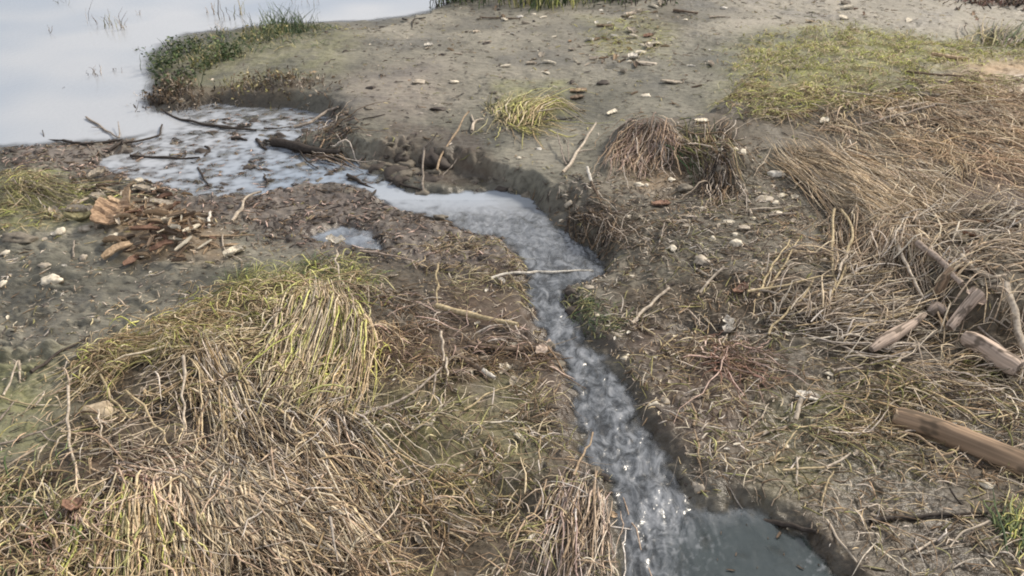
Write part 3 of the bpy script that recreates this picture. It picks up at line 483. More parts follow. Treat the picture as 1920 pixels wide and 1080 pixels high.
# ---- upright plants: blades rise from a foot
def upright(name, label, foot, n, hgt, spread, rad, pal, lean=.35, cat='plant', group=None, mat=None, leafy=0, zb=None):
    p = at(*foot) if zb is None else None
    if zb is not None: x, y = on_plane(*foot); p = np.array([x, y, zb])
    K = 6; xy = p[:2]+rng.normal(0, spread, (n, 2)); a = rng.random(n)*6.283; h = hgt*(.5+.6*rng.random(n)); le = lean*rng.random(n)*h
    t = np.linspace(0, 1, K)[None]; C = np.zeros((n, K, 3)); g = hz(xy[:, 0], xy[:, 1]) if zb is None else np.full(n, zb)
    C[:, :, 0] = xy[:, :1]+(np.cos(a)*le)[:, None]*t**1.8; C[:, :, 1] = xy[:, 1:]+(np.sin(a)*le)[:, None]*t**1.8; C[:, :, 2] = (g-.01)[:, None]+h[:, None]*t*(1-.12*t)
    C[:, 1:, :2] += rng.normal(0, .004, (n, K-1, 2))
    me = strand_mesh(name, C, rad*np.exp(rng.normal(0, .25, n)), cols(pal, n), mat or M_LEAF)
    if leafy: o = link(bpy.data.objects.new(name, None)); o.location = p; me.name = 'stems'; obj('stems', me, o).location = -p
    else: o = obj(name, me)
    tag(o, label, cat, group)
    if leafy:
        q = rng.integers(0, n, leafy); k = rng.integers(1, K, leafy); c = C[q, k]+rng.normal(0, .012, (leafy, 3)); s = (.006+.011*rng.random(leafy))
        u = rng.normal(0, 1, (leafy, 3)); u[:, 2] *= .5; u /= np.linalg.norm(u, axis=1, keepdims=True); v = np.cross(u, rng.normal(0, 1, (leafy, 3))); v /= np.linalg.norm(v, axis=1, keepdims=True)
        c[:, 2] = np.maximum(c[:, 2], hz(c[:, 0], c[:, 1])+.004) if zb is None else c[:, 2]
        S = s[:, None]; V = np.stack([c-u*S, c+v*S*.5, c+u*S, c-v*S*.5], 1).reshape(-1, 3); Q = np.arange(4*leafy).reshape(-1, 4)
        obj('leaves', np_mesh('leaves', V, Q, M_LEAF, np.repeat(cols(pal, leafy), 4, 0), smooth=False), o).location = -p
    return o
SP = [((310, 125), 60, .12, .06, ['green', 'dkgreen'], 260, 'leafy green plant at the lake side corner of the spit'), ((345, 100), 50, .12, .07, ['green', 'dkgreen'], 240, 'leafy green plant behind the corner of the spit'),
      ((390, 120), 60, .10, .08, ['green', 'olive', 'dkgreen'], 220, 'low green bush at the middle of the spit'), ((335, 150), 60, .10, .07, ['dkgreen', 'green', 'dark'], 240, 'dark green bush overhanging the lake edge of the spit'),
      ((430, 105), 70, .13, .06, ['green', 'dkgreen'], 200, 'taller green plant rising from the spit middle'), ((500, 75), 60, .12, .09, ['olive', 'green'], 160, 'olive plant in front of the tall spit grass'),
      ((530, 60), 120, .20, .10, ['dkgreen', 'green'], 0, 'tall dark grass tuft near the far end of the spit'), ((560, 62), 70, .15, .07, ['green', 'dkgreen'], 0, 'narrow grass tuft at the far end of the spit'),
      ((300, 185), 120, .07, .06, ['dark', 'brown'], 120, 'dark dead brush at the tip of the spit'), ((345, 190), 140, .08, .07, ['dark', 'brown', 'grey'], 160, 'dark brown brush hanging into the shallows'),
      ((330, 165), 90, .10, .06, ['brown', 'grey', 'dkgreen'], 120, 'grey brown bush above the spit tip'), ((460, 160), 90, .08, .08, ['brown', 'grey', 'olive'], 110, 'brown dry bush on the near side of the spit'),
      ((520, 155), 90, .09, .08, ['brown', 'dark', 'olive'], 130, 'dark twiggy bush on the near side of the spit'), ((575, 160), 80, .07, .08, ['brown', 'grey'], 100, 'low twiggy bush where the spit meets the mud')]
for ft, n, h, s, pal, lf, lb in SP: upright('bush' if 'bush' in lb or 'brush' in lb else 'green_plant' if 'plant' in lb else 'grass_tuft', lb, ft, n, h, s, .0022, pal, .8, 'bush' if 'b' in lb and ('bush' in lb or 'brush' in lb) else 'plant' if 'plant' in lb else 'grass', leafy=lf)
for ft, n, h, s, lb in [((860, 2), 100, .22, .12, 'dark shrub at the far lake shore'), ((930, -6), 120, .25, .14, 'broad dark shrub behind the far mud bank'), ((1010, 10), 160, .26, .13, 'bright green grass clump at the far edge of the mud'),
                        ((1085, -4), 110, .2, .13, 'low dark shrub beside the bright green clump'), ((1150, -2), 100, .16, .12, 'small green shrub at the right of the far shrubs'), ((1210, -8), 90, .16, .14, 'dull olive shrub ending the far shrub row')]:
    upright('shrub', lb, ft, n, h, s, .0045, ['green', 'green', 'yg'] if 'bright' in lb else ['dkgreen', 'green', 'dark'], .7, 'shrub', leafy=0 if 'bright' in lb else 220)
for ft, lb in [((1835, 0), 'dark brown root clump at the top right corner'), ((1895, 2), 'reddish dark driftwood brush in the top right corner')]:
    upright('brush', lb, ft, 160, .06, .12, .006, ['dark', 'brown', 'red'], 1.5, 'brush')
# stems standing in the lake
RG = 'dead stems standing in the lake'
for px, py, n, h, s, lb in [(180, 140, 7, .10, .07, 'short dark cluster out in open lake water'), (215, 135, 4, .07, .05, 'sparse group right of the short dark cluster'), (95, 62, 2, .13, .01, 'lone tall pair far out in the lake'),
                            (120, 8, 5, .08, .08, 'group at the far left edge of the lake'), (200, 50, 14, .16, .13, 'faint grassy group far out in the lake'), (232, 55, 8, .12, .05, 'dark forked group far out in the lake'), (262, 28, 4, .1, .04, 'thin group between the far grassy ones'),
                            (118, 165, 3, .04, .02, 'tiny sprig alone on the lake'), (262, 180, 4, .06, .03, 'little group just off the spit tip'), (257, 95, 6, .05, .05, 'low group off the leafy spit corner'), (395, 28, 5, .16, .05, 'tall group in the lake behind the spit'), (420, 40, 6, .22, .05, 'tallest brown group behind the spit'),
                            (450, 30, 5, .18, .05, 'thin brown group in front of the far water'), (405, 60, 8, .12, .06, 'brown group at the back edge of the spit'), (580, 12, 8, .18, .12, 'pale reed group at the far side of the lake')]:
    for k in range(n):
        upright('water_stem', 'one thin dead stem in the '+lb, (px+random.gauss(0, s*140), py+random.gauss(0, s*32)), 1, h*random.uniform(.7, 1.2), .001, .0026, ['dark', 'grey', 'brown'] if py > 55 else ['grey', 'olive', 'brown'], .7, 'plant stem', RG+': '+lb, M_STRAW, zb=-.003)
# ------------------------------------------------------------------ sticks and logs
def tube(P, rad, tint, mat, name, sides=10, rough=.10, flat=1.0, grain=.22, cap=True, seed=0, sub=6):
    """a bent stick along P (k,3), rad (k,), with its origin left at the world's"""
    g = np.random.default_rng(seed+5); P = np.array(P, float); k = max(8, int(len(P)*sub)); Pc = resample(P, k); rr = np.interp(np.linspace(0, 1, k), np.linspace(0, 1, len(rad)), rad)
    for _ in range(2): Pc[1:-1] = .25*Pc[:-2]+.5*Pc[1:-1]+.25*Pc[2:]
    T = np.gradient(Pc, axis=0); T /= np.linalg.norm(T, axis=1, keepdims=True); S = np.cross(T, [.05, .02, 1.0]); S /= np.linalg.norm(S, axis=1, keepdims=True); U = np.cross(S, T)
    a = np.arange(sides)*2*np.pi/sides; s = np.linspace(0, 1, k); ln = np.linalg.norm(np.diff(Pc, axis=0), axis=1).sum()
    A, B = np.meshgrid(s*ln, a, indexing='ij'); rm = rr.mean()
    nz = perlin(A/(rm*3)+seed, np.cos(B)*1.5+np.sin(B)*2.3, seed)*rough+perlin(A/(rm*9)+seed, B*min(sides/8, 3), seed+1)*rough*.5+(perlin(A/(rm*14)+seed, B*2.2+2, seed+9)*rough*1.2 if sides > 30 else 0)
    if sides > 30: e_ = s*ln/(rm*.4); rr = rr*(1-.22*np.exp(-e_**1.3)-.22*np.exp(-((1-s)*ln/(rm*.4))**1.3))
    rad2 = rr[:, None]*(1+nz)
    if sides > 30:
        for _k in range(9): rad2 = rad2*(1+g.uniform(.06, .16)*np.exp(-((A-g.random()*ln)/(rm*g.uniform(.3, .9)))**2-(((B-g.random()*6.28+3.14) % 6.283-3.14)/.55)**2)*g.choice([1, 1, -1]))
    V = Pc[:, None]+rad2[..., None]*(np.cos(B)[..., None]*S[:, None]+flat*np.sin(B)[..., None]*U[:, None])
    gr = np.exp(grain*(perlin(A/(rm*7), B*3+seed, seed+2)*1.3+.9*perlin(A/(rm*12)+3, B*(7 if sides > 30 else 3), seed+3)+(.8*perlin(A/(rm*6)+9, B*13, seed+4) if sides > 30 else 0))); c = np.array(tint)[None, None]*gr[..., None]
    if sides > 30: sn_ = (.75*sm(.05, .35, perlin(A/(rm*3.5)+seed*1.7, np.cos(B)*1.4+.6*np.sin(B)+seed, seed+21)+.4*perlin(A/(rm*.8), B*2.5, seed+22)))[..., None]; c = c*(1-sn_)+np.array([.075, .058, .042])*sn_
    i = np.arange(k*sides).reshape(k, sides); j = np.roll(i, -1, 1); Q = np.stack([i[:-1], j[:-1], j[1:], i[1:]], -1).reshape(-1, 4); V = V.reshape(-1, 3); c = c.reshape(-1, 3)
    if cap:
        for e, r_ in ((0, i[0]), (k-1, i[-1])):
            n0 = len(V); V = np.vstack([V, Pc[e][None]+T[e][None]*(-1 if e == 0 else 1)*rm*.25]); c = np.vstack([c, np.array(tint)[None]*1.1])
            q = np.stack([r_, np.roll(r_, -1), np.full(sides, n0), np.full(sides, n0)], -1)
            Q = np.vstack([Q, q if e == 0 else q[:, [1, 0, 2, 3]]])
    # triangles at the caps are written as three-cornered faces
    me = bpy.data.meshes.new(name); F_ = [tuple(dict.fromkeys(f)) for f in Q.tolist()]; me.from_pydata(V.tolist(), [], F_)
    ca = me.color_attributes.new('tint', 'FLOAT_COLOR', 'POINT'); cc = np.ones((len(V), 4), np.float32); cc[:, :3] = np.clip(c, 0, .9); ca.data.foreach_set('color', cc.ravel())
    me.polygons.foreach_set('use_smooth', [True]*len(me.polygons)); me.materials.append(mat); return me
def pxr(px, py, wpx):               # a width in photo pixels as a radius in metres there
    return wpx/2*np.linalg.norm(at(px, py)-np.array([0, 0, CAM_H]))/F
def path(pts, r, lift=(0, 0)):
    P = np.array([at(x, y) for x, y in pts]); P = resample(P, max(len(P), 5)) if len(P) < 5 else P
    lf = np.interp(np.linspace(0, 1, len(P)), np.linspace(0, 1, len(lift)), lift)
    z = hz(P[:, 0], P[:, 1])+r*.8; ln = np.linspace(z[0], z[-1], len(z)); off = max(0, (z-ln).max()); P[:, 2] = .5*z+.5*(ln+off*.6)+lf; return P
CO = dict(pale=(.60, .52, .42), tan=(.45, .34, .23), grey=(.36, .31, .26), pink=(.48, .39, .325), brown=(.20, .15, .11), dark=(.07, .058, .05), straw=(.56, .46, .29), white=(.74, .70, .62))
cnt = [0]
def stick(pts, wpx, color, label, name='stick', cat='stick', lift=(0, 0), taper=.6, forks=(), group=None, sides=10, grain=.25, rough=.12):
    cnt[0] += 1; wpx *= .66 if wpx <= 12 else .85; lift = (lift[0]*.7, lift[1]*.7); x, y = pts[len(pts)//2]; r = pxr(x, y, wpx); P = path(pts, r, lift); ln = np.linalg.norm(P[-1]-P[0])
    P = resample(P, 9); P[1:-1] += rng.normal(0, .011, (7, 3))*ln*np.array([1, 1, .3]); rad = r*np.linspace(1, taper, 6)*(1+rng.normal(0, .10, 6)); c = np.array(CO[color] if isinstance(color, str) else color)*random.uniform(.72, .92)
    me = tube(P, rad, c, M_WOOD, name, sides, rough, grain=grain, seed=cnt[0])
    if forks: o = link(bpy.data.objects.new(name, None)); me.name = 'main_stem'; o.location = P[0]; st_ = obj('main_stem', me, o); st_.location = -P[0]
    else: o = obj(name, me)
    tag(o, label, cat, group); w_ = .66; P0 = P[0].copy()
    for fk in forks:
        fp, fw, *fl = fk; q = path(fp, r*.5, fl[0] if fl else (lift[0], lift[0])); d = np.linalg.norm(P-q[0], axis=1).argmin(); q[0] = P[d]
        tw = obj('side_twig', tube(q, pxr(*fp[0], fw*w_)*np.linspace(1, .5, 4), c, M_WOOD, 'side_twig', 7, .1, seed=cnt[0]+50), o); tw.location = -P0
    return o
M_LOG, _t, _b = mat_new('log_wood'); _t.links.new(attr(_t, 'tint').outputs['Color'], _b.inputs['Base Color']); _b.inputs['Roughness'].default_value = .8; _b.inputs['Specular IOR Level'].default_value = .2
def log(pts, wpx, color, label, lift=(0, 0), sides=40, ends=(1, 1), taper=.95, name='log', cat='log', sub=26):
    cnt[0] += 1; r = [pxr(*p, wp) for p, wp in zip(pts, wpx)]; P = path(pts, np.mean(r), lift); o = link(bpy.data.objects.new(name, None)); o.location = P[0]; tag(o, label, cat); off = -P[0]
    obj('shaft', tube(P, r, np.array(CO[color])*np.array([.62, .58, .58] if color != 'pink' else [.92, .90, .88]), M_LOG, 'shaft', max(sides, 32)*2, .045, grain=.36, cap=False, seed=cnt[0]*3, sub=sub), o).location = off
    for e, q, s in ((ends[0], 0, -1), (ends[1], -1, 1)):
        d = P[q]-P[q-(-1 if q == 0 else 1)]; d /= np.linalg.norm(d); S = np.cross(d, [0, 0, 1]); S /= np.linalg.norm(S); U = np.cross(S, d); m_ = 28; R_ = r[0 if q == 0 else -1]*(.82 if sides > 14 else 1)
        V = [P[q]+d*R_*.10]; c = [(.10, .075, .055)]
        for f, dd in ((.35, .08), (.7, .05), (1.0, -.04), (1.02, -.5)):
            for k in range(m_):
                a = k*6.283/m_; w_ = 1+.06*math.sin(3*a+cnt[0])+random.uniform(-.03, .03); dd_ = dd+random.uniform(-.10, .10)*(f > .5); V.append(P[q]+(S*math.cos(a)+U*math.sin(a))*R_*f*w_+d*R_*dd_); c.append(tuple(np.array(CO[color])*(.45 if f < .9 else .8)*random.uniform(.75, 1.2)))
        Fc = [(0, 1+k, 1+(k+1) % m_) for k in range(m_)]+[(1+a*m_+k, 1+(a+1)*m_+k, 1+(a+1)*m_+(k+1) % m_, 1+a*m_+(k+1) % m_) for a in range(3) for k in range(m_)]
        me = bpy.data.meshes.new('cut_end'); me.from_pydata([tuple(v) for v in V], [], Fc); ca = me.color_attributes.new('tint', 'FLOAT_COLOR', 'POINT')
        for i_, cc in enumerate(c): ca.data[i_].color = (*cc, 1)
        me.materials.append(M_WOOD)
        if e: obj('cut_end', me, o).location = off
    return o
log([(1674, 790), (1745, 812), (1835, 845), (1945, 888), (2085, 945)], [40, 43, 45, 48, 50], 'tan', 'thick brown weathered log jutting in at the right side, lying in straw', (-.016, -.022), ends=(1, 0))
log([(1803, 648), (1842, 674), (1884, 702), (1903, 716)], [27, 30, 33, 34], 'pink', 'short pale pinkish log with a dark sawn end, by the right side', (.01, .02))
log([(1772, 636), (1800, 606), (1828, 578)], [15, 17, 19], 'pink', 'stubby pale branch piece leaning on the upper end of the short pinkish log', (.03, .045), 20, name='branch', cat='branch', sub=10)
log([(1630, 668), (1662, 648), (1700, 628), (1730, 608)], [13, 24, 17, 7], 'pink', 'split pinkish slab of wood pointing into the straw left of the log pile', (.015, .03), 20, name='wood_slab', cat='wood', sub=10)
log([(1750, 566), (1762, 545), (1778, 522)], [13, 16, 10], 'tan', 'dull brown chunk of wood standing behind the log pile', (.02, .03), 18, name='wood_chunk', cat='wood', sub=10)
log([(1738, 606), (1752, 592), (1768, 604)], [17, 20, 13], 'grey', 'grey stump knuckle among the straw left of the stubby branch', (.02, .02), 18, name='wood_chunk', cat='wood', sub=10)
S = stick
S([(1880, 545), (1888, 575), (1898, 620), (1896, 640), (1912, 672), (1925, 690)], 15, 'pale', 'pale crooked branch lying past the upper side of the short pinkish log', 'branch', 'branch', (.03, .03), .8, [([(1896, 630), (1880, 605), (1870, 625)], 6), ([(1898, 640), (1922, 612)], 6)])
S([(1800, 488), (1815, 505), (1832, 524), (1860, 528), (1885, 522)], 12, 'pale', 'pale hooked branch above the log pile', 'branch', 'branch', (.02, .01), .6)
S([(1715, 470), (1752, 500), (1780, 530), (1800, 545)], 14, 'pink', 'mauve stick slanting down behind the log pile', 'branch', 'branch', (.03, .02), .7)
S([(1780, 640), (1800, 610), (1830, 588)], 7, 'pale', 'thin pale stick alongside the stubby branch piece', lift=(.05, .06))
S([(1830, 625), (1862, 650), (1900, 680)], 7, 'grey', 'thin grey stick just above the short pinkish log', lift=(.03, .02))
S([(1840, 620), (1850, 600), (1905, 640)], 5, 'grey', 'small bent grey twig between the short log and the crooked branch', lift=(.03, .02))
S([(1670, 700), (1700, 665), (1735, 640)], 8, 'pale', 'pale twig bent beneath the split slab of wood', lift=(.02, .02))
S([(1560, 700), (1640, 690), (1700, 668), (1745, 638)], 7, 'grey', 'long grey twig curving under the slab toward the log pile', lift=(.01, .02))
S([(1558, 628), (1580, 648), (1628, 655)], 7, 'pale', 'pale curved twig left of the split slab of wood', lift=(.01, .02))
S([(1618, 622), (1660, 608), (1722, 588)], 8, 'straw', 'straight straw coloured reed pointing at the grey stump knuckle', lift=(.02, .03))
S([(1400, 556), (1470, 545), (1525, 530), (1600, 528), (1668, 524)], 7, 'straw', 'long thin reed lying level over the slope left of the straw curtain', 'reed', 'reed', (.02, .04), .6)
S([(1440, 632), (1470, 590), (1505, 570), (1522, 535)], 7, 'straw', 'bent reed stalk crossing below the long level reed', 'reed', 'reed', (.01, .03), .7)
S([(1405, 550), (1450, 562), (1560, 560), (1640, 560)], 6, 'grey', 'grey reed running just beneath the long level reed', 'reed', 'reed', (.015, .02), .6)
S([(1558, 420), (1560, 470), (1562, 530), (1553, 570)], 8, 'straw', 'tall straight reed hanging down left of the straw curtain', 'reed', 'reed', (.08, .02), .7)
S([(1570, 420), (1590, 450), (1588, 500), (1575, 540), (1562, 555)], 8, 'straw', 'tall bowed reed beside the straight hanging reed', 'reed', 'reed', (.08, .02), .7)
S([(1553, 562), (1550, 612)], 7, 'pale', 'short upright pale reed piece below the two hanging reeds', 'reed', 'reed', (.05, .0))
S([(1680, 480), (1692, 510), (1712, 550), (1730, 575)], 10, 'pale', 'pale reed slanting down through the middle of the straw curtain', 'reed', 'reed', (.05, .03))
S([(1420, 560), (1440, 515), (1478, 462)], 7, 'straw', 'straw coloured stick slanting up the slope below the stones', lift=(.0, .03))
S([(1442, 548), (1468, 500), (1495, 462)], 6, 'straw', 'thinner straw coloured stick beside the slanting one below the stones', lift=(.0, .03))
S([(1185, 608), (1215, 580), (1254, 548)], 9, 'pale', 'straight pale stick on dark mud right of the narrow stream bend', lift=(.0, .02), taper=.9)
S([(1312, 552), (1330, 530), (1356, 506)], 8, 'pale', 'short pale stick above the dark mud hole', lift=(.0, .015), taper=.9)
S([(1305, 508), (1330, 522)], 8, 'pale', 'stubby pale stick chip under the oval stones on the slope', lift=(.004, .004))
S([(1236, 462), (1245, 428)], 6, 'grey', 'small grey stick standing on the slope above the stream bend', lift=(.0, .03))
S([(1204, 616), (1228, 630)], 8, 'straw', 'stubby straw coloured stub below the straight pale stick', lift=(.004, .004))
S([(1244, 652), (1270, 632)], 5, 'straw', 'tiny straw coloured twig left of the dark mud hole', lift=(.004, .01))
S([(1350, 655), (1362, 635)], 6, 'pale', 'tiny pale twig under the white curled flake', lift=(.0, .02))
S([(920, 529), (1010, 525), (1060, 520), (1112, 517)], 9, 'white', 'long pale peeled stick lying across the stream above the narrows', lift=(.012, .02), taper=.8)
S([(985, 491), (1010, 494), (1040, 505), (1070, 516)], 9, 'pink', 'pale bark stick behind the long peeled stick, over the stream', lift=(.01, .012), taper=.5)
S([(819, 584), (860, 596), (920, 608), (972, 620)], 14, 'straw', 'thick straw coloured reed on the left bank, pointing at the stream', 'reed', 'reed', (.02, .02), .75)
S([(822, 516), (820, 550), (820, 586)], 6, 'straw', 'thin upright reed at the left end of the thick reed', 'reed', 'reed', (.06, .02))
S([(880, 650), (910, 658), (960, 662), (1004, 661)], 13, 'brown', 'dark brown stick with a pale scar beside the pale bark scrap', lift=(.01, .01), taper=.8)
S([(848, 668), (880, 688), (905, 702)], 15, 'brown', 'dark brown stick with a pale broken tip on the left bank', lift=(.012, .01), taper=.9)
S([(903, 700), (916, 708), (929, 716)], 13, 'white', 'pale broken tip piece at the end of the dark brown stick', lift=(.012, .01), taper=.7)
S([(955, 628), (985, 645), (1000, 660)], 6, 'pink', 'thin mauve twig crossing down to the pale bark scrap', lift=(.03, .01))
S([(1010, 680), (1035, 694), (1052, 702)], 6, 'tan', 'tan twig at the stream edge under the pale bark scrap', lift=(.01, .004))
S([(828, 640), (834, 680), (826, 710)], 8, 'pale', 'upright pale reed stub in the middle of the root mat', 'reed', 'reed', (.05, .0))
S([(838, 690), (836, 730), (832, 760)], 7, 'pale', 'second upright reed stub just below the middle one', 'reed', 'reed', (.05, .0))
S([(680, 790), (730, 775), (790, 740), (830, 705)], 8, 'grey', 'grey branching twig curving across the root mat', 'twig', 'twig', (.02, .04), .6, [([(815, 715), (815, 750), (790, 790)], 6), ([(745, 770), (760, 745)], 5)])
S([(760, 830), (800, 800), (830, 780), (880, 815)], 6, 'straw', 'bent straw reed in the green tinged straw left of the stream', 'reed', 'reed', (.02, .03))
S([(870, 776), (915, 745), (960, 730)], 6, 'straw', 'straight straw reed pointing to the stream below the pale leaf', 'reed', 'reed', (.015, .02))
S([(862, 942), (885, 915), (905, 890)], 8, 'pale', 'short pale reed piece in the green tinged straw', 'reed', 'reed', (.01, .02))
S([(902, 850), (912, 872)], 8, 'pale', 'stubby pale reed chip in the green tinged straw', 'reed', 'reed', (.02, .02))
S([(1022, 830), (1060, 850), (1075, 868)], 6, 'straw', 'straw reed at the left water edge of the wide stream stretch', 'reed', 'reed', (.02, .02))
S([(1075, 905), (1100, 860), (1110, 835)], 7, 'tan', 'tan reed standing over the reddish upright stems', 'reed', 'reed', (.03, .06))
S([(1055, 1060), (1085, 1000), (1130, 930)], 6, 'tan', 'long tan stem slanting across the reddish upright stems', 'reed', 'reed', (.03, .03))
S([(1138, 1050), (1150, 1085)], 8, 'pale', 'pale reed end at the near left edge of the stream', 'reed', 'reed', (.02, .02))
S([(632, 495), (636, 525), (642, 560)], 6, 'pale', 'upright pale stem carrying a white leaf above the pale tussock', 'stem', 'stem', (.09, .0))
S([(676, 476), (720, 480), (770, 492), (800, 505)], 8, 'pink', 'pale pinkish stick below the small puddle', lift=(.012, .01), taper=.5, forks=[([(770, 492), (782, 510)], 5)])
S([(795, 362), (794, 320), (800, 295), (822, 278)], 7, 'grey', 'left of two curved grey reeds rising from the stream head', 'reed', 'reed', (.0, .10), .6)
S([(820, 330), (828, 300), (850, 265), (880, 235)], 7, 'tan', 'right curved reed arching up the mud bank from the stream head', 'reed', 'reed', (.02, .08), .6)
S([(830, 330), (858, 305)], 4, 'grey', 'fine twig at the foot of the right curved reed', lift=(.0, .03))
S([(885, 250), (888, 230), (908, 226)], 9, 'pale', 'pale forked twig end on the mud at the tip of the curved reed', lift=(.006, .004), forks=[([(888, 232), (884, 218)], 7)])
S([(1055, 326), (1080, 302), (1100, 275), (1117, 250)], 9, 'pale', 'pale forked branch leaning on the far bank left of the tan clump', 'branch', 'branch', (.005, .07), .6, [([(1085, 296), (1112, 296)], 6, (.03, .04))])
S([(1062, 310), (1050, 285), (1044, 262)], 5, 'grey', 'thin grey twig left of the pale forked branch', lift=(.0, .06))
S([(1066, 305), (1064, 275)], 5, 'grey', 'small upright grey twig between the thin twig and forked branch', lift=(.0, .05))
S([(1100, 330), (1108, 352)], 9, 'white', 'white topped half of a short stick standing on the bank mud', lift=(.05, .03), taper=.9)
S([(1108, 352), (1118, 368), (1127, 383)], 8, 'brown', 'brown lower half of the short stick on the bank mud', lift=(.03, .005))
S([(1128, 460), (1145, 440), (1155, 420)], 5, 'tan', 'tan rootlet at the foot of the right bank notch', lift=(.0, .03))
S([(1262, 300), (1270, 322), (1276, 335)], 5, 'tan', 'small tan rootlet hanging in the bank hollow', lift=(.06, .02))
S([(1408, 405), (1405, 395), (1440, 394), (1466, 392)], 8, 'pale', 'pale twig lying along the stones on the slope', lift=(.004, .004))
S([(1440, 408), (1480, 404), (1500, 402)], 8, 'grey', 'grey stick next to the pale stones on the slope', lift=(.004, .004))
S([(1575, 180), (1640, 188), (1700, 200), (1790, 208)], 5, 'pale', 'long pale reed lying across the far green grass', 'reed', 'reed', (.03, .03))
S([(1698, 142), (1730, 146), (1765, 150), (1800, 152)], 6, 'brown', 'dark stick lying in the far yellow green grass', lift=(.03, .03))
S([(1600, 248), (1640, 238), (1690, 225), (1750, 210)], 8, 'grey', 'grey branch dividing the far green grass from the straw', 'branch', 'branch', (.03, .04), .7)
S([(1690, 245), (1740, 232), (1790, 230), (1838, 228)], 7, 'brown', 'brown wavy branch lying on the far straw', 'branch', 'branch', (.03, .03), .7)
S([(1660, 215), (1700, 208), (1740, 200)], 6, 'pale', 'pale stick between the far green grass and grey branch', lift=(.03, .03))
S([(1262, 22), (1285, 24), (1308, 28)], 8, 'brown', 'dark brown stick on the far mud near the litter line', lift=(.004, .004))
S([(1330, 34), (1350, 33), (1370, 34)], 5, 'pale', 'thin pale stick beside the dark stick on the far mud', lift=(.003, .003))
S([(900, 34), (925, 36), (975, 37)], 5, 'brown', 'thin brown stick with pale bits at the far mud edge', lift=(.003, .003))
S([(755, 38), (785, 38), (798, 36)], 5, 'dark', 'dark forked twig at the far left shore of the mud bank', lift=(.003, .003), forks=[([(773, 38), (773, 52)], 5)])
S([(960, 232), (1050, 226), (1085, 220)], 4, 'dark', 'thin dark twig trailing right of the bright tussock', lift=(.003, .003))
S([(680, 225), (705, 220), (722, 216)], 4, 'dark', 'thin dark twig lying on the smooth far bank', lift=(.003, .003))
S([(60, 702), (100, 678), (140, 655), (172, 632)], 9, 'dark', 'dark straight stick on the left mud above the straw', lift=(.004, .004), taper=.5, forks=[([(84, 688), (66, 690)], 6)])
S([(8, 745), (25, 715), (40, 690)], 6, 'pale', 'pale bent twig at the left edge with a dark stub', lift=(.0, .03), forks=[([(38, 692), (39, 715)], 8)])
S([(0, 748), (30, 756), (68, 765)], 6, 'straw', 'thin straw twig lying beneath the pale bent twig', lift=(.01, .004))
S([(0, 838), (60, 825), (120, 800), (150, 795)], 6, 'grey', 'grey forked twig in the left algae patch', 'twig', 'twig', (.01, .02), .6, [([(70, 822), (120, 835), (150, 855)], 5), ([(110, 806), (130, 780)], 4)])
S([(0, 880), (60, 890), (110, 885)], 6, 'grey', 'lowest grey twig along the left edge of the algae patch', 'twig', 'twig', (.01, .02), .6, [([(50, 888), (90, 915), (110, 950)], 5)])
S([(0, 790), (20, 770), (30, 762)], 5, 'grey', 'small grey twig at the left edge above the forked one', lift=(.0, .02))
S([(138, 752), (134, 800), (132, 850), (150, 905)], 8, 'pale', 'tall pale stem rising left of the half buried tan stone', 'stem', 'stem', (.07, .0), .7)
S([(192, 790), (196, 845)], 6, 'pale', 'short pale stem standing in front of the half buried tan stone', 'stem', 'stem', (.05, .0))
S([(195, 722), (225, 775), (250, 800), (262, 790)], 7, 'straw', 'kinked straw reed right of the half buried tan stone', 'reed', 'reed', (.04, .02))
S([(240, 745), (275, 775), (290, 810), (325, 850)], 7, 'straw', 'long kinked reed running down the left mat', 'reed', 'reed', (.03, .02), .7, [([(275, 775), (305, 750)], 5)])
S([(195, 840), (230, 815), (262, 778)], 5, 'grey', 'thin grey reed crossing beneath the kinked reeds', 'reed', 'reed', (.02, .03))
S([(350, 690), (352, 750), (344, 815)], 8, 'pale', 'straight upright pale reed in the middle of the left mat', 'reed', 'reed', (.06, .0))
S([(430, 680), (465, 730), (500, 780)], 7, 'straw', 'straight straw reed over the bare patch below the gold wisps', 'reed', 'reed', (.05, .01))
S([(150, 850), (205, 848)], 5, 'straw', 'level straw reed in front of the half buried tan stone', 'reed', 'reed', (.02, .02))
S([(210, 900), (250, 925), (275, 965)], 6, 'grey', 'grey stem over the red rootlets in the near left straw', 'stem', 'stem', (.04, .02))
S([(435, 418), (455, 395), (466, 374), (492, 369)], 8, 'pale', 'pale hooked stick standing at the edge of the pinkish mud flat', lift=(.003, .03), taper=.8)
S([(393, 428), (391, 414), (396, 404)], 9, 'white', 'small white curved peg left of the pale hooked stick', lift=(.0, .015), taper=.8)
S([(418, 445), (420, 470), (438, 484), (455, 492)], 5, 'pale', 'thin curved twig right of the bark pile', lift=(.01, .004))
S([(378, 446), (430, 446), (478, 444)], 7, 'tan', 'flat tan stick trailing right from the bark pile', lift=(.004, .004))
S([(138, 485), (142, 460)], 5, 'grey', 'small grey peg on the mud left of the bark pile', lift=(.0, .02))
S([(312, 216), (340, 228), (375, 236), (410, 240), (450, 246), (482, 250)], 8, 'dark', 'long dark wet branch in the shallows', 'branch', 'branch', (.012, .012), .7, [([(345, 229), (358, 226)], 4), ([(410, 240), (445, 244), (470, 240)], 7), ([(300, 205), (312, 216)], 5)])
S([(495, 243), (530, 243)], 5, 'dark', 'short dark twig right of the long wet branch', lift=(.008, .008))
S([(552, 243), (590, 236), (612, 222), (635, 210)], 8, 'grey', 'grey branch reaching from the mud bank over the shallows', 'branch', 'branch', (.012, .03), .7)
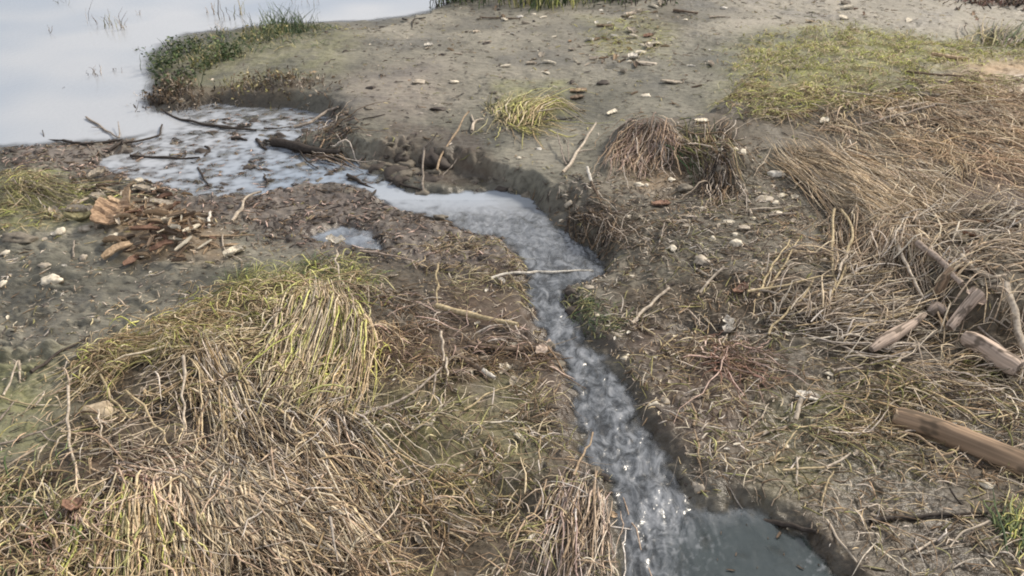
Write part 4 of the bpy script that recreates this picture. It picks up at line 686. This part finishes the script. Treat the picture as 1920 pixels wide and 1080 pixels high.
S([(512, 275), (545, 282), (590, 290), (640, 296)], 22, 'dark', 'black waterlogged driftwood piece lying in the shallows', 'driftwood', 'driftwood', (.006, .006), .6, [([(562, 290), (575, 306), (597, 322)], 6), ([(575, 284), (610, 283), (625, 292)], 9), ([(500, 262), (492, 272), (512, 276)], 7)])
S([(482, 266), (492, 280), (500, 284)], 9, 'dark', 'small dark chunk beside the black driftwood', 'driftwood', 'driftwood', (.006, .006))
S([(245, 295), (275, 298), (320, 299), (375, 298)], 8, 'dark', 'low dark stick line in the pale shallows', lift=(.006, .004), forks=[([(320, 298), (318, 288)], 4), ([(350, 298), (348, 286)], 4)])
S([(385, 278), (396, 282), (384, 296)], 8, 'dark', 'small dark bent twig in the middle of the shallows', lift=(.006, .006))
S([(435, 265), (450, 262), (464, 268)], 8, 'dark', 'small dark twig with a prong in the shallows', lift=(.008, .008), forks=[([(450, 262), (450, 255)], 4)])
S([(372, 318), (382, 335), (392, 352)], 6, 'dark', 'dark slanting twig at the near side of the shallows', lift=(.006, .006))
S([(495, 330), (502, 345), (500, 360)], 7, 'dark', 'dark stub twig where the shallows meet the pinkish mud', lift=(.0, .02), forks=[([(502, 345), (520, 338), (555, 333)], 6)])
S([(205, 288), (222, 275), (234, 268), (232, 280)], 7, 'dark', 'dark broken twig on the near lake shore', lift=(.004, .02))
S([(165, 232), (190, 245), (224, 262)], 5, 'grey', 'grey bare branch reaching out over the lake from the near shore', 'branch', 'branch', (.05, .01), .8, [([(226, 262), (226, 245)], 4, (.01, .05)), ([(200, 250), (175, 252)], 3, (.03, .04))])
S([(235, 270), (270, 268), (300, 262), (306, 242)], 6, 'dark', 'dark thin branch with an upturned tip in the lake edge', 'branch', 'branch', (.006, .03), .7)
S([(120, 268), (150, 272), (200, 270), (232, 268)], 8, 'dark', 'dark driftwood line along the near lake shore', 'driftwood', 'driftwood', (.004, .006), .8, [([(85, 268), (83, 255)], 4, (.0, .03)), ([(135, 268), (138, 258)], 4)])
S([(652, 334), (680, 350), (706, 362)], 10, 'dark', 'dark wet branch lying across the head of the pinkish flat', 'branch', 'branch', (.01, .006), .7, [([(706, 362), (690, 380), (672, 392)], 7)])
S([(730, 340), (765, 352), (790, 360)], 8, 'dark', 'dark root lying at the foot of the curved reeds', 'root', 'root', (.006, .004))
S([(1430, 985), (1480, 992), (1530, 1004)], 14, 'dark', 'dark sodden branch along the bank of the green pool', 'branch', 'branch', (.006, .006), .6)
S([(1402, 985), (1418, 1008), (1440, 1035), (1455, 1050)], 7, 'dark', 'dark twig lying in the green pool', 'twig', 'twig', (.006, .006), .6, [([(1418, 1008), (1428, 998)], 5)])
S([(1275, 992), (1300, 975), (1340, 978)], 7, 'straw', 'straw twig bridging the riffle into the green pool', lift=(.012, .008))
S([(1430, 818), (1465, 805), (1490, 798)], 6, 'grey', 'grey twig slanting up to the twisted paddle reed', lift=(.004, .01))
S([(1488, 800), (1494, 780), (1498, 768)], 12, 'pale', 'twisted pale paddle shaped reed below the white flake', 'reed', 'reed', (.03, .05), 1.1)
S([(1445, 870), (1470, 842), (1492, 815)], 6, 'straw', 'straw reed leading down from the twisted paddle reed', 'reed', 'reed', (.004, .02))
S([(1518, 820), (1545, 840), (1566, 866)], 6, 'straw', 'straw reed right of the twisted paddle reed', 'reed', 'reed', (.01, .01))
S([(1466, 887), (1530, 884), (1575, 875)], 7, 'straw', 'level straw reed on the right mud flat', 'reed', 'reed', (.01, .01))
S([(1548, 884), (1572, 872), (1592, 858)], 8, 'pale', 'pale reed slanting over the right end of the level reed', 'reed', 'reed', (.012, .02))
S([(1492, 870), (1493, 912)], 6, 'pale', 'short upright pale reed at the left end of the level reed', 'reed', 'reed', (.03, .0))
S([(1540, 950), (1545, 920), (1560, 895)], 6, 'straw', 'small upright reed below the level reed', 'reed', 'reed', (.0, .03))
S([(1300, 800), (1305, 780), (1295, 765)], 8, 'tan', 'short tan stub on the right mud near the water', lift=(.0, .02))
S([(1310, 870), (1308, 830), (1300, 815)], 7, 'tan', 'tan stub below the short one near the water', lift=(.0, .02))
S([(1400, 806), (1425, 790), (1440, 765)], 5, 'pale', 'thin pale bent twig left of the twisted paddle reed', lift=(.004, .02))
S([(1660, 860), (1700, 878), (1760, 900)], 6, 'grey', 'grey reed below the big log', 'reed', 'reed', (.01, .01))
S([(1680, 820), (1740, 812), (1765, 815)], 5, 'grey', 'thin reed tucked along the underside of the big log', 'reed', 'reed', (.02, .02))
S([(1680, 818), (1730, 830), (1770, 870), (1790, 905)], 7, 'tan', 'tan branching root below the big log', 'root', 'root', (.02, .02), .6, [([(1765, 862), (1790, 855), (1800, 835)], 6), ([(1775, 880), (1810, 890)], 5)])
S([(1715, 1040), (1745, 1020), (1752, 1018)], 7, 'pale', 'short pale reed at the near right corner mud', 'reed', 'reed', (.01, .01))
S([(1630, 980), (1690, 972), (1760, 968), (1850, 965)], 12, 'dark', 'dark buried stick along the near right gully', lift=(.0, .0))
# ------------------------------------------------------------------ stones, shells, leaves, bark, chips
def stone_mesh(sx, sy, sz, color, seed, jag=.25):
    import bmesh
    bm = bmesh.new(); bmesh.ops.create_icosphere(bm, subdivisions=3, radius=1); g = np.array([v.co[:] for v in bm.verts])
    n = perlin(g[:, 0]*1.1+seed, g[:, 1]*1.1+g[:, 2]*.7, seed)*jag*1.5+perlin(g[:, 0]*2.6, g[:, 2]*2.6+g[:, 1]+seed, seed+1)*jag*.6
    sg = np.sign(g)*np.abs(g)**.85; V = sg*(1+n)[:, None]*np.array([sx, sy, sz]); me = bpy.data.meshes.new('stone')
    for v, c in zip(bm.verts, V): v.co = c
    for f in bm.faces: f.smooth = True
    bm.to_mesh(me); bm.free(); ca = me.color_attributes.new('tint', 'FLOAT_COLOR', 'POINT'); k = np.exp(.3*perlin(V[:, 0]/sx*2+seed, V[:, 1]/sy*2+V[:, 2]/sz, seed+2))
    cc = np.ones((len(V), 4), np.float32); cc[:, :3] = np.clip(np.array(color)*k[:, None], 0, .9); ca.data.foreach_set('color', cc.ravel()); me.materials.append(M_STONE); return me
def flake_mesh(ln, wd, th, color, seed, curl=.3, mat=None, point=.5):
    """an irregular curled plate: bark scrap, leaf or chip"""
    g = np.random.default_rng(seed); n, m_ = 12, 6; u = np.linspace(-1, 1, n); v = np.linspace(-1, 1, m_); U, W = np.meshgrid(u, v, indexing='ij')
    wv = (1-point*np.abs(U)**2.2)*(1+.25*perlin(U*2+seed, U*0+.5, seed)); X = U*ln/2*(1+.08*perlin(W*1.5, U*1.5+seed, seed+1)); Yy = W*wd/2*wv+.15*wd*perlin(U*1.3+seed*.37, U*0+.2, seed+3)
    Z = curl*wd*(.5*W**2+.35*g.normal()*U**2)+.08*wd*perlin(U*3, W*3+seed, seed+4); top = np.stack([X, Yy, Z+th], -1).reshape(-1, 3); bot = np.stack([X, Yy, Z], -1).reshape(-1, 3)
    Q = grid_q(n, m_); k = n*m_; i = np.arange(k).reshape(n, m_); rim = np.concatenate([i[:, 0], i[-1, 1:], i[::-1, -1][1:], i[0, ::-1][1:]])
    S_ = [[a, b, b+k, a+k] for a, b in zip(rim[:-1], rim[1:])]; V = np.vstack([top, bot]); Qf = np.vstack([Q, Q[:, ::-1]+k, np.array(S_)[:, ::-1]])
    c = np.array(color)[None]*np.exp(.28*perlin(V[:, 0]/ln*3+seed, V[:, 1]/wd*7, seed+6))[:, None]
    V = V-np.array([0, 0, V[:, 2].min()]); return np_mesh('flake', V, Qf, mat or M_WOOD, np.clip(c, 0, .9), smooth=False)
def put(name, me, px, py, label, cat, ang=0, sink=0.0, tilt=None, group=None, up=0.0):
    o = bpy.data.objects.new(name, me); me.name = name; col.objects.link(o); p = at(px, py); o.location = (p[0], p[1], hz(p[0], p[1])-sink+up)
    th = heading(px, py, ang); e = .03; gx_ = (hz(p[0]+e, p[1])-hz(p[0]-e, p[1]))/(2*e); gy_ = (hz(p[0], p[1]+e)-hz(p[0], p[1]-e))/(2*e)
    o.rotation_mode = 'XYZ'; t = tilt or (random.uniform(-.2, .2), random.uniform(-.15, .15)); o.rotation_euler = (t[0]+math.atan(gy_*.7*math.cos(th)-gx_*.7*math.sin(th)), t[1]-math.atan(gx_*.7*math.cos(th)+gy_*.7*math.sin(th)), th); return tag(o, label, cat, group)
def m_of(px, py, w): return 2*pxr(px, py, w)
def stone(px, py, w, h, color, label, ang=0, name='stone', cat='stone', sink=.25, jag=.25):
    cnt[0] += 1; sx = m_of(px, py, w)/2*.9; sz = m_of(px, py, h)/2*.62; sy = sx*.75
    return put(name, stone_mesh(sx, sy, sz, CO.get(color, color), cnt[0], jag), px, py, label, cat, ang, -sz*(1-2*sink)*.5)
def flake(px, py, w, h, color, label, ang=0, name='bark_scrap', cat='bark', curl=.35, tilt=None, up=0, point=.5):
    cnt[0] += 1; ln = m_of(px, py, w); wd = max(ln*.22, m_of(px, py, h)*1.35); return put(name, flake_mesh(ln, wd, ln*.05+.001, CO.get(color, color), cnt[0], curl, point=point), px, py, label, cat, ang, 0, tilt, up=up)
CO.update(red=(.26, .16, .115), orange=(.36, .25, .165), cream=(.70, .64, .52), olive=(.27, .25, .15), mud=(.17, .15, .12), stn=(.42, .37, .30))
for a in [(1456, 328, 34, 20, 'white', 'largest white stone at the lip of the right bank'), (1484, 333, 18, 10, 'white', 'small white stone touching the largest white one'), (1380, 460, 24, 30, 'cream', 'round cream stone in the middle of the stony slope'),
          (1378, 440, 12, 10, 'cream', 'small cream pebble just above the round cream stone'), (1316, 490, 34, 18, 'stn', 'flat oval tan stone left of the round cream stone', -25), (1262, 466, 20, 12, 'cream', 'narrow pale stone on the slope above the stream bend', -55, 'stone', 'stone', .2),
          (1543, 492, 20, 22, 'stn', 'grey tan stone left of the straight hanging reed'), (1432, 374, 40, 12, 'stn', 'long flat grey stone below the lip stones'), (1455, 381, 18, 10, 'cream', 'pale pebble tucked under the long flat grey stone', 30), (1455, 400, 22, 12, 'cream', 'pale flat pebble between two twigs on the slope'),
          (1336, 450, 14, 20, 'cream', 'slim cream pebble left of the round cream stone', 50), (1395, 427, 26, 9, 'stn', 'thin grey flat stone above the round cream stone'), (1198, 348, 18, 14, 'cream', 'cream stone below the curly straw clump'), (1212, 349, 10, 13, 'cream', 'smaller cream pebble beside the one below the curly clump'),
          (1259, 338, 16, 11, 'cream', 'pale pebble in the bank hollow', 20), (1293, 333, 17, 11, 'stn', 'grey green pebble atop the bank hollow block'), (1284, 354, 38, 20, 'mud', 'grey brown block of stone in the bank hollow', 20), (1318, 392, 15, 11, 'cream', 'pale pebble at the foot of the overhanging mound', -20),
          (1178, 408, 15, 9, 'cream', 'small pale pebble right of the bank notch', 20), (1066, 383, 20, 12, 'stn', 'tan stone at the stream edge under the far bank'), (1052, 414, 10, 7, 'cream', 'tiny white pebble on the right edge of the stream'), (1184, 519, 12, 10, 'cream', 'pale pebble right of the long peeled stick'),
          (1205, 486, 11, 9, 'stn', 'tan pebble on the slope between bend and stones'), (1351, 283, 14, 13, 'cream', 'cream pebble on the crest by the root tangle'), (1340, 292, 10, 8, 'stn', 'tan pebble half hidden in the root tangle'), (1010, 280, 12, 8, 'white', 'white pebble below the bright tussock'),
          (973, 297, 10, 8, 'cream', 'cream pebble on the bank face below the bright tussock'), (97, 528, 32, 24, 'cream', 'pale stone on a dark footprint in the left mud'), (38, 448, 56, 22, 'mud', 'dark flat stone in the left mud below the olive tuft'), (113, 435, 22, 14, 'cream', 'cream stone in the left mud beside the bark pile', 30),
          (160, 430, 24, 16, 'stn', 'tan stone touching the left edge of the bark pile'), (10, 474, 16, 9, 'cream', 'pale pebble at the left edge below the dark flat stone', 20), (83, 498, 20, 11, 'stn', 'small tan stone above the pale stone on the footprint'), (156, 484, 18, 13, 'stn', 'grey pebble left of the bark pile front', 45),
          (5, 533, 18, 12, 'cream', 'pale pebble at the left edge in the rippled mud', 30), (186, 776, 62, 50, (.46, .38, .27), 'half buried tan stone block under the left mat crest', 10, 'stone', 'stone', .3, .15), (170, 640, 14, 8, 'mud', 'small grey pebble by the dark straight stick'),
          (1210, 180, 20, 9, 'cream', 'pale stone in the far litter line'), (1213, 120, 40, 12, 'stn', 'olive flat stone in the far litter line'), (1199, 99, 24, 11, 'cream', 'pale stone at the top of the far litter line'), (1205, 86, 14, 9, 'cream', 'small cream stone topping the far litter line'), (1130, 157, 26, 14, 'dark', 'dark clod by the far litter line'),
          (851, 154, 20, 8, 'cream', 'right one of two pale shells on the smooth far mud', 5, 'shell', 'shell'), (786, 154, 28, 8, 'stn', 'left one of two pale shells on the smooth far mud', 5, 'shell', 'shell'), (975, 32, 14, 8, 'white', 'white pebble at the far edge of the mud'), (945, 36, 12, 7, 'cream', 'cream pebble left of the far white one'),
          (1000, 27, 10, 6, 'cream', 'tiny pebble below the bright green clump'), (1358, 16, 12, 8, 'white', 'white pebble alone on the top far mud'), (1284, 38, 12, 6, 'cream', 'pale pebble below the dark far stick'), (822, 206, 32, 14, 'dark', 'dark clod with litter on the smooth far bank'), (1118, 700, 12, 8, 'cream', 'tiny cream pebble at the right edge of the wide stream'),
          (432, 388, 14, 9, 'mud', 'dark pebble behind the pale hooked stick'), (865, 375, 18, 16, 'dark', 'black wet stone in the upper stream'), (851, 410, 14, 16, 'dark', 'dark pointed stone on the left edge of the upper stream'), (985, 372, 32, 16, 'mud', 'dark wet stone on the right edge of the upper stream'), (1008, 398, 16, 20, 'dark', 'dark stone in the stream below the right edge stone'),
          (825, 408, 30, 14, 'mud', 'grey mud covered stone left of the upper stream'), (1232, 930, 30, 22, 'dark', 'black wet stone splitting the riffle'), (1206, 918, 20, 16, 'dark', 'smaller black stone left of the riffle stone'), (1205, 882, 24, 10, 'dark', 'dark stone under the step of the stream'), (1080, 545, 16, 12, 'stn', 'grey stones tip in the stream under the long peeled stick'),
          (1105, 540, 20, 13, 'stn', 'grey stone at the right bank end of the long peeled stick'), (1850, 910, 26, 12, 'cream', 'cream stone on the near right mud under the log'), (1350, 320, 26, 18, 'mud', 'dark clod hanging in the root tangle')]:
    stone(*a[:6], **dict(zip(('ang', 'name', 'cat', 'sink', 'jag'), a[6:])))
FT = 'flake'
for a in [(1515, 749, 42, 20, 'white', 'largest white bark flake on the right mud flat', -8, FT, 'bark flake'), (1366, 604, 22, 12, 'white', 'upper half of the white curled flake right of the mud hole', -30, FT, 'bark flake', .8), (1368, 620, 22, 14, 'white', 'lower half of the white curled flake right of the mud hole', 15, FT, 'bark flake', .8),
          (1796, 448, 22, 18, 'cream', 'pale torn flake on the dark patch of the right bank', 60, FT, 'bark flake', .5, (.6, .2)), (1490, 372, 12, 10, 'cream', 'small pale flake left of the straw curtain', -40, FT, 'bark flake'), (1018, 660, 34, 20, 'pink', 'pale bark scrap touching the stream', 40), (1030, 648, 26, 12, 'pink', 'narrow strip of bark rising from the pale scrap', 60),
          (948, 695, 28, 18, 'cream', 'curled pale leaf on the left bank below the sticks', 40, 'leaf', 'leaf', .6), (632, 491, 14, 24, 'white', 'white leaf atop the upright stem', 75, 'leaf', 'leaf', .6, (.2, -.5), .085), (960, 648, 24, 8, 'cream', 'pale splinter lying along the dark brown stick', -10, 'splinter', 'wood'),
          (440, 477, 34, 18, 'cream', 'pale curled leaf at the right end of the bark pile', 15, 'leaf', 'leaf', .6), (210, 412, 62, 46, 'orange', 'broad flat sheet of reddish bark on top of the bark pile', 40, 'bark_sheet', 'bark', .25, (.25, -.2), .02, .35), (238, 398, 44, 26, 'tan', 'folded bark ridge behind the broad reddish sheet', -50, 'bark_sheet', 'bark', .8, (.3, .1), .03),
          (300, 382, 52, 10, 'stn', 'long pale splinter board behind the bark pile', -8, 'splinter', 'wood', .2), (306, 412, 46, 15, 'tan', 'broad tan wedge of bark right of the reddish sheet', -25, 'bark_scrap', 'bark', .4, (.15, .1), .015), (148, 400, 56, 16, 'stn', 'long grey green bark piece at the left of the pile', -10, 'bark_scrap', 'bark', .7),
          (150, 412, 44, 12, 'olive', 'olive twig like bark piece under the grey green one', 10, 'bark_scrap', 'bark', .7), (105, 405, 44, 12, 'stn', 'short reed husk at the far left of the pile', -45, 'bark_scrap', 'bark', .7), (216, 446, 26, 10, 'cream', 'small cream scrap in front of the reddish sheet', 10), (222, 474, 52, 12, 'tan', 'long thin bark strip at the front left of the pile', 20, 'bark_strip', 'bark', .7),
          (1780, 110, 60, 8, 'tan', 'low tan slab in the far right grass edge', 0, 'bark_scrap', 'bark', .2), (1725, 182, 60, 12, 'mud', 'dark grey slab lying in the far green grass', -5, 'bark_scrap', 'bark', .2), (1316, 229, 34, 10, 'cream', 'pale flat flake between the curly clump and green grass', 15, FT, 'bark flake'), (1148, 212, 26, 8, 'cream', 'pale flake right of the bright tussock', 25, FT, 'bark flake'),
          (1260, 155, 40, 8, 'stn', 'thin grey slab right of the far litter line', 0, 'bark_scrap', 'bark', .2), (1085, 172, 30, 10, 'tan', 'tan bark scrap in the lower litter line', 0), (1082, 184, 26, 10, 'brown', 'brown bark scrap at the low end of the litter line', 10), (1148, 965, 16, 8, 'tan', 'small tan scrap at the left edge of the riffle', 0),
          (143, 970, 30, 22, 'red', 'reddish dead leaf in the near left straw', 10, 'leaf', 'leaf', .4, None, .03), (1390, 545, 30, 14, 'red', 'small reddish bark knot on the slope tangle', 20), (1240, 385, 34, 14, 'red', 'reddish bark scrap on the slope under the hollow', 10), (1545, 235, 18, 10, 'cream', 'pale flake in the lower far green grass', 10, FT, 'bark flake', .3, None, .02),
          (1135, 50, 34, 6, 'brown', 'thin brown scrap on the far mud left of the litter line', 5), (1215, 68, 18, 8, 'red', 'reddish scrap in the top of the litter line', 5), (1830, 560, 34, 16, 'pink', 'pinkish split chip behind the stubby branch', -30, 'splinter', 'wood'), (1340, 598, 0, 0, 0, 0)][:-1]:
    flake(*a[:6], **dict(zip(('ang', 'name', 'cat', 'curl', 'tilt', 'up', 'point'), a[6:])))
# copies of a few chip kinds, each a thing of its own
def scatter(group, label, name, cat, protos, pts, n, smin, smax, up=0.0, sink=0.0, patch=.5, spots=None):
    xy = in_poly(pts, n, patch, .05) if spots is None else spots; th = rng.random(len(xy))*6.283
    for i, (x, y) in enumerate(xy):
        o = bpy.data.objects.new(name, protos[i % len(protos)]); col.objects.link(o); s = smin*.8+(smax*1.25-smin*.8)*random.random()**2.2; sink_ = sink+random.uniform(0, .12)
        o.location = (x, y, hz(x, y)+random.uniform(0, up)-sink_*s); o.scale = (s, s*random.uniform(.7, 1.2), s*random.uniform(.7, 1.3)); o.rotation_euler = (random.uniform(-.3, .3), random.uniform(-.3, .3), th[i]); tag(o, label, cat, group)
BK = [flake_mesh(1, random.uniform(.12, .32), .05, np.array(CO[c])*.8, 900+i, random.uniform(.3, .9)) for i, c in enumerate(['orange', 'tan', 'cream', 'brown', 'tan', 'brown', 'brown', 'pale', 'tan', 'red'])]
for m_ in BK: m_.name = 'bark_chip'
PALE = [flake_mesh(1, random.uniform(.35, .65), .12, CO[c], 930+i, random.uniform(.2, .6)) for i, c in enumerate(['cream', 'stn', 'white', 'pale', 'cream', 'stn'])]
for m_ in PALE: m_.name = 'pale_chip'
PEB = [stone_mesh(.5, .36, .22, CO[c], 960+i, .3) for i, c in enumerate(['stn', 'cream', 'stn', 'mud', 'cream', 'stn'])]
DRK = [stone_mesh(.5, .36, .25, CO[c], 980+i, .3) for i, c in enumerate(['dark', 'mud', 'dark', 'dark'])]
for m_ in DRK: m_.name = 'mud_clod'
scatter('bark chips heaped in the bark pile', 'brown or tan bark chip heaped in the pile on the left mud', 'bark_chip', 'bark', BK, [(255, 410), (330, 420), (385, 455), (390, 480), (340, 500), (280, 490), (250, 450)], 170, .025, .085, .045, 0, .1)
scatter('bark chips around the bark pile', 'loose bark chip strewn around the edges of the bark pile', 'bark_chip', 'bark', BK, [(120, 375), (250, 350), (360, 375), (440, 460), (420, 500), (330, 520), (230, 490), (180, 420)], 110, .03, .08, .012, 0, .4)
scatter('olive husks behind the bark pile', 'olive or tan plant husk lying behind the bark pile', 'plant_husk', 'husk', BK[2:5]+PALE[:2], [(130, 350), (230, 335), (290, 350), (300, 375), (180, 385), (130, 380)], 60, .025, .07, .01, 0, .3)
scatter('pale chips on the left mud', 'small pale chip lying alone on the smooth left mud', 'pale_chip', 'chip', PALE, [(-60, 430), (200, 440), (280, 500), (430, 510), (320, 580), (100, 640), (-60, 700)], 22, .012, .026, 0, 0, .2)
scatter('pale stones on the stony slope', 'small pale stone or shell on the dark slope between stream and right bank', 'pebble', 'pebble', PEB+PALE[:2], [(1180, 350), (1400, 345), (1530, 400), (1560, 500), (1420, 520), (1230, 540), (1150, 500), (1200, 430)], 110, .015, .04, 0, .04, .3)
scatter('pale flecks on the right mud flat', 'pale plant fleck lying on the right mud flat', 'pale_chip', 'chip', PALE, [(1110, 600), (1300, 640), (1480, 640), (1640, 760), (1600, 950), (1420, 900), (1230, 760)], 120, .008, .02, .006, 0, .4)
scatter('flecks on the far mud bank', 'pale or brown fleck on the smooth far mud', 'pale_chip', 'chip', PALE+BK[:4], [(660, 60), (900, 30), (1200, 20), (1340, 100), (1330, 230), (1150, 240), (1060, 180), (900, 280), (700, 250)], 110, .02, .055, 0, 0, .3)
scatter('litter pieces in the far litter line', 'pale wood or shell piece in the litter line crossing the far mud', 'litter_piece', 'litter', PALE+BK, [(1000, 170), (1090, 120), (1200, 40), (1250, 30), (1230, 110), (1170, 190), (1060, 190), (990, 185)], 90, .03, .09, .005, 0, .3)
scatter('dark clods on the far mud bank', 'dark mud clod or footprint crumb on the far mud', 'mud_clod', 'mud clod', DRK, [(600, 60), (900, 40), (1060, 60), (1100, 200), (900, 260), (680, 250), (640, 180)], 70, .02, .05, 0, .1, .2)
scatter('dark clods in the shallows', 'dark mud clod poking out of the shallow water', 'mud_clod', 'mud clod', DRK, [(330, 215), (600, 215), (610, 300), (700, 340), (560, 350), (420, 365), (250, 320), (300, 260)], 110, .02, .06, 0, .05, .5)
scatter('dark crumbs on the pinkish flat', 'dark mud crumb on the pinkish braided flat', 'mud_clod', 'mud clod', DRK, [(460, 372), (620, 345), (760, 390), (900, 440), (980, 500), (900, 515), (700, 470), (520, 460)], 150, .02, .05, 0, .1, .3)
scatter('wet crumbs along the near lake shore', 'dark crumb on the wet near lake shore', 'mud_clod', 'mud clod', DRK, [(-60, 275), (230, 268), (240, 300), (160, 320), (-60, 330)], 70, .02, .055, 0, .1, .3)
scatter('flecks on the far right mud', 'brown or pale fleck on the streaky mud at the far right', 'litter_piece', 'litter', BK+PALE[:2], [(1300, 5), (1900, 5), (1900, 80), (1700, 80), (1400, 80)], 60, .03, .08, 0, 0, .4)
scatter('slabs of slumped mud under the far bank', 'dark mud slab slumped at the foot of the far bank by the stream head', 'mud_lump', 'mud clod', DRK[:2], [(650, 300), (760, 300), (900, 330), (1010, 362), (960, 356), (850, 358), (760, 345), (680, 322)], 60, .04, .13, 0, .2, .2)
scatter('dark stones breaking the stream surface', 'black wet stone breaking the surface of the running stream', 'wet_stone', 'stone', DRK, [(760, 375), (950, 370), (1060, 450), (1120, 510), (1050, 540), (1100, 680), (1190, 800), (1270, 930), (1240, 1060), (1170, 1000), (1140, 880), (1060, 680), (1010, 560), (1000, 470), (900, 420)], 60, .012, .045, 0, -.1, .5)
scatter('bits afloat on the green pool', 'tiny plant bit floating on the green pool', 'floating_bit', 'plant bit', [BK[3], BK[6]], None, 0, .008, .02, spots=np.stack(on_plane(*(np.array([[1400, 985], [1352, 1000], [1470, 1040], [1440, 1010], [1380, 1040], [1500, 1065], [1420, 1065], [1345, 1050], [1460, 1005], [1390, 965], [1535, 1060], [1370, 1070.]]).T)), 1))
for o in [o for o in col.objects if o.name.startswith('floating_bit')]: o.location.z = wlevel(o.location.x, o.location.y)+.001; o.rotation_euler = (0, 0, o.rotation_euler.z)
scatter('crumbs of the stream banks', 'small stone or clod at the edge of the running stream', 'pebble', 'pebble', DRK+PEB[:2], [(980, 380), (1060, 430), (1150, 490), (1130, 560), (1180, 680), (1260, 830), (1300, 920), (1330, 960), (1290, 960), (1210, 830), (1130, 680), (1080, 600), (1060, 540), (1100, 500), (1010, 420)], 70, .012, .035, 0, .1, .2)
scatter('husks in the left tangle', 'pale or brown husk lying in the straw left of the stream', 'plant_husk', 'husk', BK+PALE, [(560, 560), (820, 540), (980, 560), (1010, 700), (1060, 860), (1120, 1040), (700, 1060), (640, 800)], 130, .012, .032, .012, 0, .3)
scatter('chips in the driftwood tangle', 'mauve or tan wood chip in the tangle around the logs', 'wood_chip', 'wood chip', BK+[BK[0]], [(1700, 470), (1900, 480), (2000, 600), (1950, 680), (1830, 640), (1740, 600), (1660, 660), (1620, 640), (1720, 560)], 130, .02, .07, .02, 0, .2)
TW = []
for i, c in enumerate(['grey', 'brown', 'tan', 'dark', 'pale', 'brown']):
    q = np.cumsum(np.r_[[[0, 0, 0]], np.stack([np.full(5, .2), rng.normal(0, .07, 5), rng.normal(0, .015, 5)], 1)], axis=0)-np.array([.5, 0, 0]); TW.append(tube(q, np.linspace(.022, .012, 4), np.array(CO[c])*.85, M_WOOD, 'twig', 6, .15, seed=700+i, sub=3))
scatter('loose twigs on the slope', 'short crooked twig lying loose on the slope right of the stream', 'twig', 'twig', TW, [(1120, 440), (1300, 380), (1480, 420), (1600, 540), (1560, 640), (1300, 640), (1130, 620)], 45, .05, .16, .01, 0, .3)
scatter('loose twigs on the right mud flat', 'short crooked twig lying loose on the right mud flat', 'twig', 'twig', TW, [(1180, 680), (1400, 640), (1660, 740), (1920, 880), (2000, 1100), (1600, 1080), (1420, 920), (1280, 880)], 60, .04, .13, .01, 0, .3)
scatter('loose twigs in the left tangle', 'short crooked twig lying in the root mat left of the stream', 'twig', 'twig', TW, [(640, 560), (860, 560), (1000, 620), (1040, 760), (1080, 900), (1090, 1060), (760, 1060), (620, 760)], 60, .04, .13, .015, 0, .3)
scatter('loose twigs around the log pile', 'short crooked twig in the tangle around the logs', 'twig', 'twig', TW, [(1600, 480), (1900, 470), (2000, 600), (1960, 760), (1700, 720), (1560, 640)], 60, .06, .2, .04, 0, .3)
scatter('loose twigs on the pinkish flat', 'short dark twig lying on the pinkish flat or bank foot', 'twig', 'twig', [TW[1], TW[3]], [(450, 380), (640, 345), (800, 300), (900, 340), (760, 400), (980, 500), (700, 480)], 35, .05, .16, .005, 0, .3)
scatter('loose twigs on the far mud', 'short twig lying on the far mud between tussock and green grass', 'twig', 'twig', TW, [(960, 150), (1300, 60), (1400, 120), (1340, 260), (1130, 250), (900, 270)], 30, .06, .18, .005, 0, .3)
# ---- bits too small and many to count
def debris(name, label, pts, n, s, pal, patch=.5):
    xy = in_poly(pts, n, patch, .08); n = len(xy); th = rng.random(n)*6.283; l = s*np.exp(rng.normal(0, .45, n)); C = lay(xy, th, l, .003, .25, 3, .002, .004)
    tag(obj(name, strand_mesh(name, C, l*.09+.0006, cols(pal, n), M_STRAW, 3, .5)), label, kind='stuff')
ALL = [(-900, 280), (230, 275), (640, 250), (640, 60), (1400, -60), (2600, -60), (2600, 1300), (-900, 1300)]
debris('plant_debris', 'fine plant crumbs strewn over all the mud', ALL, 15000, .020, ['brown', 'grey', 'dark', 'olive'], .8)
debris('plant_debris', 'pale crumbs strewn over the near mud', [(-100, 500), (700, 440), (1100, 480), (1500, 350), (2000, 450), (2000, 1200), (-100, 1200)], 9000, .013, ['pale', 'brown', 'grey', 'straw'], .7)
debris('plant_debris', 'dark crumbs along the shallows and pinkish flat', [(0, 275), (300, 220), (620, 210), (700, 330), (1000, 480), (900, 520), (500, 470), (300, 380), (0, 330)], 5000, .022, ['dark', 'pink', 'brown', 'dark'], .7)
debris('plant_debris', 'dark litter crumbs on the stony slope', [(1020, 380), (1400, 340), (1600, 420), (1700, 600), (1300, 700), (1150, 620), (1080, 540)], 4500, .018, ['dark', 'brown', 'grey'], .5)
